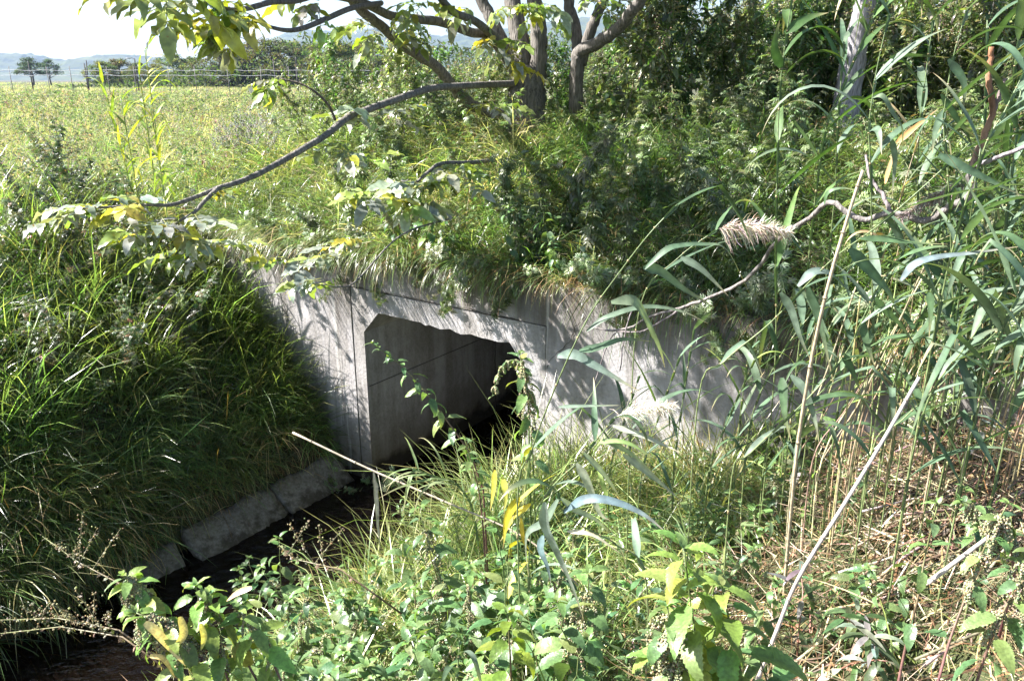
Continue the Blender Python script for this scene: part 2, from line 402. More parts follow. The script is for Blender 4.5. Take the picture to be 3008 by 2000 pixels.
L.new(p.outputs[0], ms.inputs[1]); L.new(tb.outputs[0], ms.inputs[2]); L.new(ms.outputs[0], out.inputs[0]); M_WATER = m
m, t, out = newmat("hill woods"); L = t.links
tc = N_(t, "ShaderNodeTexCoord"); n1 = N_(t, "ShaderNodeTexNoise"); n1.inputs["Scale"].default_value = .03; n1.inputs["Detail"].default_value = 8
L.new(tc.outputs["Object"], n1.inputs["Vector"]); cr = N_(t, "ShaderNodeValToRGB"); L.new(n1.outputs["Fac"], cr.inputs[0])
cr.color_ramp.elements[0].position = .35; cr.color_ramp.elements[0].color = (.014, .026, .010, 1)
cr.color_ramp.elements[1].position = .68; cr.color_ramp.elements[1].color = (.06, .075, .02, 1)
p = N_(t, "ShaderNodeBsdfPrincipled"); L.new(cr.outputs[0], p.inputs["Base Color"]); p.inputs["Roughness"].default_value = 1
L.new(p.outputs[0], out.inputs[0]); M_HILL = m

# ------------------------------------------------------------------ ground, one sheet in the wall's own axes
def spaced(fine_a, fine_b, step, lim_a, lim_b):
    mid = list(np.arange(fine_a, fine_b + 1e-6, step)); g = step; x = fine_b; hi = []
    while x < lim_b: g *= 1.22; x += g; hi.append(x)
    g = step; x = fine_a; lo = []
    while x > lim_a: g *= 1.22; x -= g; lo.append(x)
    return np.array(lo[::-1] + mid + hi)
sg = spaced(-8, 9, .09, -5000, 5000)
tg = spaced(-8, 9, .09, -5000, 6000)
tg = np.array(sorted([a for a in tg if not (.08 < a < .22)] + [.10, .20])); 
Sg, Tg = np.meshgrid(sg, tg, indexing='ij'); Z = zst(Sg, Tg)
Z = Z + .02 * rng.normal(size=Z.shape) * (sm(-.3, -.9, Sg) + sm(1.8, 2.4, Sg)) * (np.abs(Sg) < 9)
V = S3(Sg, Tg, Z).reshape(-1, 3); nt_ = len(tg)
i, j = np.meshgrid(np.arange(len(sg) - 1), np.arange(nt_ - 1), indexing='ij')
Q = np.stack([i * nt_ + j, (i + 1) * nt_ + j, (i + 1) * nt_ + j + 1, i * nt_ + j + 1], -1)
cs = (sg[:-1] + sg[1:]) / 2; ct = (tg[:-1] + tg[1:]) / 2
hole = (cs[:, None] > -.05) & (cs[:, None] < 1.85) & (ct[None] > .09) & (ct[None] < .21)
mb = MB(); mb.add(V, Q[~hole].reshape(-1, 4), (.05, .04, .02))
tag(part("ground", mb, M_SOIL), kind="structure")
# stream
mb = MB(); ss = np.linspace(-.6, 1.9, 12); tt = np.linspace(-14, 9, 60); A, B = np.meshgrid(ss, tt, indexing='ij')
i, j = np.meshgrid(np.arange(11), np.arange(59), indexing='ij')
mb.add(S3(A, B, 0.0).reshape(-1, 3), np.stack([i * 60 + j, (i + 1) * 60 + j, (i + 1) * 60 + j + 1, i * 60 + j + 1], -1).reshape(-1, 4))
tag(part("stream_water", mb, M_WATER), kind="structure")

# air: far hills fade to pale blue
m, t, out = newmat("haze air"); v = N_(t, "ShaderNodeVolumePrincipled"); v.inputs["Density"].default_value = 1.4e-4
v.inputs["Color"].default_value = (.42, .58, .92, 1); v.inputs["Anisotropy"].default_value = .3; t.links.new(v.outputs[0], out.inputs["Volume"])
mb = MB(); box(mb, (0, 1500, 90), (3900, 0, 0), (0, 2600, 0), (0, 0, 96)); hz_ = part("haze", mb, m, smooth=False); tag(hz_, kind="stuff")

# ------------------------------------------------------------------ culvert: cast head wall with a precast box barrel
OUT_S = [-.07, -.07, 1.92, 1.92]; 
cul = thing("culvert", "weathered concrete culvert with chamfered box opening under the overgrown mound", "culvert", (*st2xy(.9, 0), 0.))
def plate(mb, poly_quads, t0, t1):
    """extrude convex quads given in (s,z) from t0 to t1"""
    for q in poly_quads:
        q = np.array(q, float); n = 4
        f = S3(q[:, 0], t0, q[:, 1]); b = S3(q[:, 0], t1, q[:, 1])
        mb.add(np.concatenate([f, b]), [(0, 1, 2, 3), (7, 6, 5, 4)] + [(k, k + 4, (k + 1) % 4 + 4, (k + 1) % 4) for k in range(4)])
# head wall: grid with a slightly uneven, spalled skin (three slabs round the barrel, butted)
def skin(mb, s0, s1, z0, z1, step=.06, t0=0.0, t1=.3, ztop=None):
    ns = max(2, int((s1 - s0) / step)); nz_ = max(2, int((z1 - z0) / step)); a = np.linspace(s0, s1, ns + 1); b = np.linspace(z0, z1, nz_ + 1)
    A, B = np.meshgrid(a, b, indexing='ij'); T_ = t0 + .004 * wob(A * 3, B * 3)
    B2 = B.copy()
    B2[:, -1] += .008 * np.sin(a * 23)
    V = S3(A, T_, B2).reshape(-1, 3); m_ = nz_ + 1
    i, j = np.meshgrid(np.arange(ns), np.arange(nz_), indexing='ij')
    Qf = np.stack([i * m_ + j, (i + 1) * m_ + j, (i + 1) * m_ + j + 1, i * m_ + j + 1], -1).reshape(-1, 4)
    k = len(V); edge = [i_ * m_ for i_ in range(ns + 1)] + [ns * m_ + j_ for j_ in range(1, m_)] + [i_ * m_ + nz_ for i_ in range(ns - 1, -1, -1)] + [j_ for j_ in range(nz_ - 1, 0, -1)]
    Eb = S3(A, t1, B2).reshape(-1, 3)[edge]; e = len(edge)
    Qs = [(k + e + q_, k + q_, k + (q_ + 1) % e, k + e + (q_ + 1) % e) for q_ in range(e)]
    mb.add(np.concatenate([V, Eb, V[edge]]), np.concatenate([Qf, np.array(Qs)]))
mb = MB()
skin(mb, -3.4, -.075, -.4, 2.12); skin(mb, -.075, 1.925, 1.826, 2.12); skin(mb, 1.925, 5.2, -.4, 2.12)
part("headwall", mb, M_CONC, cul)
# barrel ring: inner outline (chamfered) and outer outline, swept into the bank
inner = [(.065, -.4), (.065, .2), (.065, .7), (.065, 1.1), (.065, 1.44), (.247, 1.63)]
nT = 26
for k in range(1, nT + 1):
    u = k / nT; s_ = .247 + (1.60 - .247) * u
    inner.append((s_, 1.63 + (.004 if u < .35 else -.016) * abs(math.sin(k * 2.3)) + (0 if u < .5 else .006 * math.sin(k * 5.1))))
inner += [(1.73, 1.47), (1.73, 1.1), (1.73, .5), (1.73, -.4)]
def outer_of(p_):
    s_, z_ = p_
    if z_ < 1.45 and s_ < .5: return (-.065, z_ if z_ < 1.4 else 1.5)
    if z_ < 1.48 and s_ > 1.5: return (1.915, z_ if z_ < 1.4 else 1.5)
    if s_ <= .247: return (-.065, 1.815)
    if s_ >= 1.599: return (1.915, 1.815)
    return (s_, 1.815)
outer = [outer_of(p_) for p_ in inner]
ts = [.004, .02, .3, .9, 1.6, 1.606, 2.6, 3.6, 3.606, 5.6, 7.6, 9.0]; mb = MB()
cen = (.9, .8); n = len(inner); V = []
for q_, t_ in enumerate(ts):
    grow = 1 + (-.004 if q_ == 0 else 0)
    gap = .012 if t_ in (1.606, 3.606) else 0
    for (s_, z_) in inner: V.append(S3(s_, t_, z_ - (0 if q_ else -.006 * (z_ > 1.5))))
Q = [(q_ * n + k, (q_ + 1) * n + k, (q_ + 1) * n + k + 1, q_ * n + k + 1) for q_ in range(len(ts) - 1) for k in range(n - 1)]
b0 = len(V)
for (s_, z_) in outer: V.append(S3(s_, .006, z_))
Q += [(k, k + 1, b0 + k + 1, b0 + k) for k in range(n - 1)]
b1 = len(V)
for (s_, z_) in outer: V.append(S3(s_, .29, z_))
Q += [(b0 + k, b0 + k + 1, b1 + k + 1, b1 + k) for k in range(n - 1)]
# closed far end
V.append(S3(.9, 9.0, .6)); e_ = len(V) - 1; l_ = (len(ts) - 1) * n
Q += [(l_ + k, l_ + k + 1, e_, e_) for k in range(n - 1)]
mb.add(np.array(V), Q); br = part("box_barrel", mb, M_BARREL, cul, smooth=False)
# horizontal construction joint and section joints inside the barrel: thin dark mortar strips, 3 mm proud
mb = MB()
for (z_, t0_, t1_) in ((.93, .03, 8.5),):
    c_ = S3(.067, (t0_ + t1_) / 2, z_); box(mb, c_, (*WD * .004, 0), (*TD * (t1_ - t0_) / 2, 0), (0, 0, .004), (.09, .08, .07))
for t_ in (1.9, 3.9):
    box(mb, S3(.067, t_, .55), (*WD * .0045, 0), (*TD * .006, 0), (0, 0, .88), (.10, .09, .08))
part("mortar_joint", mb, M_JOINT, cul)
# crack running up from the barrel's right shoulder: thin jagged groove filled with dirt
def crackline(mb, pts, w0=.006):
    P_ = []
    for a_, b_ in zip(pts[:-1], pts[1:]):
        for u in np.linspace(0, 1, 7)[:-1]: P_.append((a_[0] + (b_[0] - a_[0]) * u + rng.normal(0, .006), a_[1] + (b_[1] - a_[1]) * u + rng.normal(0, .004)))
    P_.append(pts[-1])
    pp = np.array([S3(s_, -.0065, z_) for s_, z_ in P_]); wd = w0 * rng.uniform(.3, 1.2, len(pp))
    ribbon(mb, pp, wd, np.array([-TD[0], -TD[1], 0]), (.035, .03, .025), fold=0)
mb = MB(); crackline(mb, [(1.93, 1.50), (2.0, 1.62), (2.12, 1.74), (2.17, 1.86), (2.24, 1.95)]); part("crack", mb, M_JOINT, cul)
mb = MB(); crackline(mb, [(.0, 1.83), (.35, 1.836), (.8, 1.828), (1.2, 1.835), (1.7, 1.826)], .006); part("crack", mb, M_JOINT, cul)
mb = MB(); crackline(mb, [(-.9, .55), (-.95, 1.0), (-.92, 1.5), (-.96, 1.9)], .004)
part("crack", mb, M_JOINT, cul)
# sandy slabs lining the foot of the left bank
for k, (ta, tb, dz, yaw) in enumerate([(-.08, -.80, 0, 0), (-.82, -1.66, -.015, .02), (-1.76, -2.2, -.07, -.14)]):
    tm_ = (ta + tb) / 2; base = S3(-.22, tm_, .08 + dz)
    lab = ["sandy concrete slab nearest the culvert mouth at the stream edge", "second sandy slab from the culvert with dirty lower edge", "tilted worn slab at the foot of the dark grassy bank",
           "low muddy slab downstream beside the dark water", "last silt covered slab at the lower left of the stream"][k]
    th_ = thing("edge_slab", lab, "concrete slab", base, "slabs lining the stream edge")
    mb = MB(); ns_, nt2 = 8, 14; a = np.linspace(-.17, .17, ns_ + 1); b = np.linspace((ta - tb) / 2, -(ta - tb) / 2, nt2 + 1)
    A, B = np.meshgrid(a, b, indexing='ij'); el = .62
    ragg = .035 * rng.normal(size=nt2 + 1)
    top = []
    for ii in range(ns_ + 1):
        for jj in range(nt2 + 1):
            aa = A[ii, jj] + (ragg[jj] if ii == ns_ else 0); h_ = .016 * wob(aa * 7, B[ii, jj] * 7) + .006 * rng.normal()
            ct_, st_ = math.cos(yaw), math.sin(yaw); bb = B[ii, jj]
            s_ = -.22 + (aa * ct_ - bb * st_) * math.cos(el); t_ = tm_ + bb * ct_ + aa * st_
            top.append(S3(s_, t_, .10 + dz - aa * math.sin(el) + h_))
    top = np.array(top); bot = top - np.array([0, 0, .09]); m_ = nt2 + 1
    i, j = np.meshgrid(np.arange(ns_), np.arange(nt2), indexing='ij'); Qf = np.stack([i * m_ + j, (i + 1) * m_ + j, (i + 1) * m_ + j + 1, i * m_ + j + 1], -1).reshape(-1, 4)
    edge = [i_ * m_ for i_ in range(ns_ + 1)] + [ns_ * m_ + j_ for j_ in range(1, m_)] + [i_ * m_ + nt2 for i_ in range(ns_ - 1, -1, -1)] + [j_ for j_ in range(nt2 - 1, 0, -1)]
    e = len(edge); k0 = len(top); Qs = [(edge[q_], k0 + q_, k0 + (q_ + 1) % e, edge[(q_ + 1) % e]) for q_ in range(e)]
    mb.add(np.concatenate([top, bot[edge]]), np.concatenate([Qf, np.array(Qs)]), (.4, .35, .3)); part("slab", mb, M_SLAB, th_)

# ------------------------------------------------------------------ plant builders (local coordinates, base at the origin)
L_NET = [leaf_tmpl(13, .50, .17, .26, b_, .012, 1.0, .16, k, 'n') for k, b_ in enumerate((.6, 1.1, 1.8))]
L_OVAL = [leaf_tmpl(6, .42, 0, .3, b_, .02, .6, .06, k) for k, b_ in enumerate((.3, .8, 1.3))]
L_LANCE = [leaf_tmpl(6, .2, 0, .3, b_, .01, .4, .05, k) for k, b_ in enumerate((.4, 1.0, 1.7))]
L_SMALL = [leaf_tmpl(3, .4, 0, .25, b_, 0, .5, 0, k) for k, b_ in enumerate((.3, 1.0))]
L_WALN = [leaf_tmpl(8, .40, .06, .18, b_, .035, .3, .03, k) for k, b_ in enumerate((.2, .5, .9, 1.4))]
L_HEART = [leaf_tmpl(6, .8, .05, .15, b_, .015, 1.0, .3, k) for k, b_ in enumerate((.4, .9))]
def mug_tmpl(bend, seed):
    """mugwort leaf: slender lobes off a midrib"""
    rs = np.random.default_rng(seed); mb = MB()
    V0, Q0, s0 = leaf_tmpl(5, .14, 0, .3, bend, 0, .4, 0, seed); mb.add(V0, Q0, (1, 1, 1))
    for u in (.18, .36, .54):
        k = int(u * 5) * 3 + 1; c = V0[k]
        for sd in (-1, 1):
            Vl, Ql, _ = leaf_tmpl(3, .26, 0, .3, bend * .7, 0, .3, 0, seed)
            an = sd * (.75 + .2 * rs.random()); L_ = .52 - .35 * abs(u - .36)
            X = Vl.copy(); X[:, 0], X[:, 1] = (Vl[:, 0] * math.cos(an) + Vl[:, 1] * math.sin(an)), (-Vl[:, 0] * math.sin(an) + Vl[:, 1] * math.cos(an))
            mb.add(X * L_ + c, Ql, (1, 1, 1))
    V, Q, C = mb.arrays(); return V, Q, C[:, 0]
L_MUG = [mug_tmpl(.6, 1), mug_tmpl(1.2, 2), mug_tmpl(1.9, 3)]

def put_leaves(mb, tmpls, P, d, up, size, col):
    k = rng.integers(0, len(tmpls), len(P)); Fm = frames(d, up)
    for i, T in enumerate(tmpls):
        q = k == i
        stamp(mb, T, Fm[q], np.broadcast_to(size, len(P))[q], P[q], col[q])
def dirs(az, el): return np.stack([np.cos(az) * np.cos(el), np.sin(az) * np.cos(el), np.sin(el)], -1)
def stemline(h, lean_az, lean, bow, n=9):
    u = np.linspace(0, 1, n); a = lean + bow * u; dz = np.cos(a) * h / (n - 1); dr = np.sin(a) * h / (n - 1)
    r = np.concatenate([[0], np.cumsum(dr)[:-1]]); z = np.concatenate([[0], np.cumsum(dz)[:-1]])
    return np.stack([r * math.cos(lean_az) + .006 * rng.normal(size=n) * u, r * math.sin(lean_az) + .006 * rng.normal(size=n) * u, z], -1)
def along(pts, u):
    x = np.linspace(0, 1, len(pts)); return np.stack([np.interp(u, x, pts[:, k]) for k in range(3)], -1)

def seed_strings(mb, base, az, L, n, col):
    """drooping strings of tiny nettle seeds"""
    for k in range(n):
        a = az + rng.normal(0, .9); p = np.array(base, float); m = 36; l_ = L * rng.uniform(.5, 1.1)
        u = np.linspace(0, 1, m)[:, None]; hd = np.array([math.cos(a), math.sin(a), 0])
        line = p + hd * l_ * .5 * np.sqrt(u) - np.array([0, 0, 1]) * l_ * .9 * u ** 1.6
        P = np.repeat(line, 2, 0) + rng.normal(0, l_ * .045, (2 * m, 3))
        stamp(mb, BLOB, frames(rng.normal(size=(len(P), 3)), rng.normal(size=(len(P), 3))), rng.uniform(.0022, .0042, len(P)), P, jit(col, len(P), .25))
o_ = np.array([(1, 0, 0), (-1, 0, 0), (0, 1, 0), (0, -1, 0), (0, 0, 1), (0, 0, -1)], float)
BLOB = (o_, np.array([(0, 2, 4, 4), (2, 1, 4, 4), (1, 3, 4, 4), (3, 0, 4, 4), (2, 0, 5, 5), (1, 2, 5, 5), (3, 1, 5, 5), (0, 3, 5, 5)]), np.ones(6))

NG = (.12, .205, .08); NG2 = (.18, .27, .09); NG3 = (.08, .155, .065)
def nettle(name, label, h=.8, nodes=10, leaf=.085, seeds=0, pale=.3, lean_az=0, lean=.1, bow=.2, purple=True, sparse=0, yellow=0, cols=None, group=None, pts=None, base=(0, 0, 0), top=True):
    root = thing(name, label, "nettle", base, group); mb = MB()
    if pts is None: pts = stemline(h, lean_az, lean, bow, 12)
    sc = (.16, .055, .07) if purple else (.10, .15, .05)
    tube(mb, pts, np.linspace(.0042, .0016, len(pts)), 6, sc, col2=(.12, .15, .05)); part("stem", mb, M_STEM, root, False)
    mb = MB(); us = 1 - (1 - np.linspace(.12 if not sparse else .02, 1.0, nodes)) ** 1.15; ph = rng.uniform(0, 3)
    sb = MB(); ns_ = 0
    for i, u in enumerate(us):
        c = along(pts, np.array([u]))[0]; a0 = ph + i * math.pi / 2 + rng.normal(0, .2)
        sz = 1.25 * leaf * (1.05 - .55 * max(0, u - .55) / .45) * (.75 + .25 * min(1, u / .35)) * rng.uniform(.85, 1.15)
        for sd in (0, math.pi):
            if rng.random() < sparse * (1 - u): continue
            a = a0 + sd + rng.normal(0, .15); el = rng.uniform(-.75, .15) + (.55 * max(0, u - .7) / .3)
            col = pick([NG, NG2, NG3] if cols is None else cols, 1, [1, pale * 2, 1 - pale] if cols is None else None, .15, .07)
            if rng.random() < yellow: col = jit((.42, .36, .10), 1, .2)
            d = dirs(np.array([a]), np.array([el]))
            put_leaves(mb, L_NET, (c + d[0] * sz * .18)[None], d, np.array([[0, 0, 1.0]]) + rng.normal(0, .25, (1, 3)), sz, col)
            if seeds and .35 < u < .93:
                seed_strings(sb, c, a, leaf * 1.0, seeds, (.36, .35, .21)); ns_ += 1
    if top:
        c = pts[-1]; a = rng.uniform(0, 6, 5)
        put_leaves(mb, L_NET, np.repeat(c[None], 5, 0), dirs(a, rng.uniform(.5, 1.1, 5)), np.tile([[0, 0, 1.]], (5, 1)), leaf * rng.uniform(.25, .45, 5), pick([NG2], 5))
    part("leaves", mb, M_NETTLE, root, False)
    if ns_: part("seed_strings", sb, M_SEED, root, False)
    return root

def mugwort(name, label, h=.8, n=26, leaf=.085, spike=0.0, cols=((.06, .105, .04), (.085, .14, .05), (.14, .17, .11)), lean_az=0, lean=.15, bow=.35, droop=.5, group=None, base=(0, 0, 0), pts=None, dead=0.0):
    root = thing(name, label, "mugwort", base, group); mb = MB()
    if pts is None: pts = stemline(h, lean_az, lean, bow, 10)
    tube(mb, pts, np.linspace(.0045, .0015, len(pts)), 5, (.16, .09, .06), col2=(.14, .16, .07)); 
    br = []
    for k in range(5):
        u = rng.uniform(.35, .8); c = along(pts, np.array([u]))[0]; a = rng.uniform(0, 6.3); l_ = h * rng.uniform(.15, .3)
        q = c + np.linspace(0, 1, 5)[:, None] * l_ * np.array([math.cos(a) * .6, math.sin(a) * .6, .7]); tube(mb, q, [.002, .0018, .0015, .0012, .001], 4, (.14, .13, .06), cap=False); br.append(q)
    part("stem", mb, M_STEM, root, False)
    mb = MB(); u = np.linspace(.08, .97, n) + rng.normal(0, .01, n); P = along(pts, np.clip(u, 0, 1)); a = np.arange(n) * 2.4 + rng.normal(0, .3, n)
    el = rng.uniform(-.6, .6, n) - droop * (1 - u) * .8 + .3 * u
    col = pick(cols, n, None, .2, .08); 
    dd = rng.random(n) < dead * (1.2 - u); col[dd] = jit((.30, .22, .10), dd.sum(), .3)
    put_leaves(mb, L_MUG, P, dirs(a, el), np.tile([[0, 0, 1.]], (n, 1)) + rng.normal(0, .3, (n, 3)), leaf * (1.15 - .6 * u) * rng.uniform(.8, 1.2, n), col)
    for q in br:
        m = 7; P = along(q, np.linspace(.15, 1, m)); a = np.arange(m) * 2.4
        put_leaves(mb, L_MUG, P, dirs(a, rng.uniform(-.3, .7, m)), np.tile([[0, 0, 1.]], (m, 1)) + rng.normal(0, .3, (m, 3)), leaf * .6, pick(cols, m, None, .2, .08))
    part("leaves", mb, M_MUG, root, False)
    if spike:
        sb = MB()
        for q in [pts[-4:]] + br:
            m = int(45 * spike); P = along(q, rng.uniform(.3, 1.05, m)) + rng.normal(0, .009, (m, 3))
            stamp(sb, BLOB, frames(rng.normal(size=(m, 3)), rng.normal(size=(m, 3))), rng.uniform(.003, .0055, m), P, pick([(.28, .22, .12), (.30, .28, .16)], m))
        part("flower_spike", sb, M_SEED, root, False)
    return root

def tall_weed(name, label, h=1.7, leaf=.07, n=110, cols=((.11, .17, .06), (.18, .24, .11), (.30, .31, .22), (.22, .26, .09)), top=(.34, .29, .18), lean_az=0, lean=.05, group=None):
    root = thing(name, label, "tall weed", (0, 0, 0), group); mb = MB(); lb = MB(); sb = MB()
    pts = stemline(h, lean_az, lean, .15, 12); tube(mb, pts, np.linspace(.006, .002, 12), 5, (.20, .13, .08), col2=(.14, .16, .07)); lines = [(pts, .7)]
    for k in range(13):
        u = rng.uniform(.2, .9); c = along(pts, np.array([u]))[0]; a = rng.uniform(0, 6.3); l_ = h * rng.uniform(.2, .42) * (1.2 - u * .6)
        v = np.linspace(0, 1, 6)[:, None]; q = c + v * l_ * np.array([math.cos(a) * .62, math.sin(a) * .62, .6]) + v ** 2 * l_ * np.array([0, 0, .25])
        tube(mb, q, np.linspace(.003, .001, 6), 4, (.15, .13, .06), cap=False); lines.append((q, .35))
    for q, wgt in lines:
        m = int(n * wgt * .45) + 4; P = along(q, rng.uniform(.05, 1, m)); a = rng.uniform(0, 6.3, m)
        put_leaves(lb, L_LANCE + L_SMALL, P, dirs(a, rng.uniform(-.9, .5, m)), np.tile([[0, 0, 1.]], (m, 1)) + rng.normal(0, .4, (m, 3)), leaf * rng.uniform(.55, 1.3, m), pick(cols, m, None, .25, .1))
        if top is not None:
            m = int(50 * wgt) + 12; P = along(q, rng.uniform(.75, 1.03, m)) + rng.normal(0, .013, (m, 3))
            stamp(sb, BLOB, frames(rng.normal(size=(m, 3)), rng.normal(size=(m, 3))), rng.uniform(.004, .009, m), P, jit(top, m, .25))
    part("stem", mb, M_STEM, root, False); part("leaves", lb, M_WEED, root, False)
    if top is not None: part("seed_heads", sb, M_SEED, root, False)
    return root

RG = [(.075, .125, .075), (.10, .15, .10), (.06, .105, .05), (.13, .175, .13)]
def plume(mb, p, d, L=.2, wid=.06, col=(.36, .28, .22), n=260):
    n = int(n * 2.2); wid *= 1.1
    """feathery reed flower head: fine drooping side sprays"""
    d = nz(d); P = []; u = rng.uniform(0, 1, n) ** .8
    line = p + d * (u * L)[:, None] + np.array([0, 0, -1]) * (u ** 2 * L * .3)[:, None]
    a = rng.normal(size=(n, 3)); a -= d * (a @ d)[:, None]; a = nz(a) * 1.0 + d * .8 + np.array([.15, 0, -.55]) + rng.normal(0, .25, (n, 3))
    l_ = wid * (1 - .55 * u) * rng.uniform(.5, 1.2, n)
    for k in range(n):
        v = np.linspace(0, 1, 5)[:, None]; q = line[k] + nz(a[k]) * l_[k] * v + np.array([0, 0, -1]) * l_[k] * rng.uniform(0, .7) * v ** 2 + rng.normal(0, l_[k] * .04, (5, 3)) * v
        ribbon(mb, q, np.array([.0010, .0022, .0026, .0020, .0006]) * rng.uniform(.5, 1.3), rng.normal(size=3), jit(col, 1, .3)[0], .2)
def reed(label, pts, leaves, name="reed", plu=None, dead=0.0, leafL=.38, leafW=.026, az0=-.3, cols=RG, group="reeds on the right bank", stem=.0032, fixed=()):
    """pts: world path of the stem; leaves: number along it"""
    pts = spline(pts, 5); base = pts[0]; root = thing(name, label, "reed", base, group); mb = MB()
    n = len(pts); rad = np.linspace(stem, stem * .5, n)
    tube(mb, pts, rad, 7, (.16, .20, .08) if not dead else (.36, .28, .17), col2=(.12, .17, .07) if not dead else (.34, .28, .2))
    for u in np.linspace(.1, .9, 8):
        c = along(pts, np.array([u, min(1, u + .004)])); tube(mb, c, stem * 1.3, 7, (.25, .2, .1))
    part("stem", mb, M_STEM if not dead else M_DRY, root)
    mb = MB(); T = nz(np.gradient(pts, axis=0))
    us = np.linspace(.25, .99, leaves) + rng.normal(0, .012, leaves)
    for i, u in enumerate(us):
        c = along(pts, np.array([u]))[0]; tv = nz(along(T, np.array([u]))[0])
        a = az0 + (0 if i % 2 else 2.4) + rng.normal(0, .45); 
        if rng.random() < .35: a = az0 + rng.normal(0, .5)
        L_ = leafL * rng.uniform(.6, 1.2) * (1 if u < .85 else .8); m = 13
        d = nz(tv * .9 + dirs(np.array([a]), np.array([.0]))[0] * .75); p = c.copy(); path = []; drp = rng.choice([.7, 1.3, 2.2, 3.6]); kink = rng.integers(3, 9) if rng.random() < .3 else -1
        for k in range(m):
            path.append(p.copy()); p = p + d * L_ / (m - 1); d = nz(d + np.array([.05, 0, -1]) * drp * (.03 + .11 * k / m) + (np.array([.3, -.1, -1.6]) if k == kink else 0) + rng.normal(0, .02, 3))
        v = np.linspace(0, 1, m); wd = leafW * rng.uniform(.8, 1.2) * np.clip(np.minimum(.22 + v * 4, 1) * (1 - v ** 1.7), .02, 1)
        cc = cols[rng.integers(len(cols))]; cc = np.array(cc) * math.exp(rng.normal(0, .15))
        if rng.random() < dead: cc = np.array((.40, .30, .17)) * rng.uniform(.7, 1.2)
        tipc = np.array((.34, .26, .15)) if rng.random() < .5 else cc * np.array([1.5, 1.15, .8]); pw = rng.uniform(3, 9); C = cc[None] * (1 - v[:, None] ** pw) + tipc[None] * v[:, None] ** pw
        ribbon(mb, np.array(path), wd, np.array([0, .05, 1.]) + rng.normal(0, .15, 3), C, .28, twist=np.cumsum(rng.normal(.02, .07, m)))
        ribbon(mb, along(pts, np.linspace(max(0, u - .05), u, 4)) + rng.normal(0, .0004, 3), [.009, .010, .011, .012], -tv * .1 + np.array([0, -1, .1]), cc, .5)
    for fx in fixed:      # leaves whose bend is copied from the photograph: (points, width in px, depth[, colour])
        F, wpx, Yd = fx[:3]; m_ = len(F); dr = rng.uniform(-.16, .10); P_ = spline(np.array([at(a_, b_, Yd + dr * k_ / m_) for k_, (a_, b_) in enumerate(F)]), 6); n_ = len(P_); v = np.linspace(0, 1, n_)
        wd = wpx / 2400 * Yd * np.clip(np.minimum(.3 + v * 4, 1) * (1 - v ** 1.6), .03, 1); cc = np.array(fx[3] if len(fx) > 3 else cols[rng.integers(len(cols))]) * math.exp(rng.normal(0, .12))
        tipc = np.array((.36, .28, .16)); C = cc[None] * (1 - v[:, None] ** 7) + tipc[None] * v[:, None] ** 7
        ribbon(mb, P_, wd, nz(EYE - P_.mean(0)) + rng.normal(0, .25, 3) + [-.25, 0, .35], C, .22, twist=np.cumsum(rng.normal(0, .05, n_)))
    part("leaves", mb, M_REED, root)
    if plu is not None:
        mb = MB(); plume(mb, pts[-1], plu[0], plu[1], plu[2], plu[3], plu[4]); part("plume", mb, M_SEED, root)
    return root
def cane(label, pts, r=.005, col=(.45, .37, .26), col2=None, nodes=7, name="dead_cane", group="dead reed canes", leaf=None):
    pts = spline(pts, 5); root = thing(name, label, "dead cane", pts[0], group); mb = MB()
    tube(mb, pts, np.linspace(r, r * .75, len(pts)), 8, col, col2=col2)
    for u in np.linspace(.06, .94, nodes):
        c = along(pts, np.array([u, min(1, u + .004)])); tube(mb, c, r * 1.22, 8, np.array(col) * .6)
    part("stalk", mb, M_DRY, root)
    if leaf:
        mb = MB()
        for (u, d, L_, wd_) in leaf:
            c = along(pts, np.array([u]))[0]; v = np.linspace(0, 1, 12); q = c + nz(d) * (v * L_)[:, None] + rng.normal(0, .002, (12, 3))
            ribbon(mb, q, wd_ * np.clip(np.minimum(.3 + v * 4, 1) * (1 - v ** 3), .05, 1), np.array([.2, -1, .1]), np.array([.50, .42, .34]), .6, twist=np.linspace(0, 1.2, 12))
        part("dead_leaf", mb, M_DRY, root)
    return root

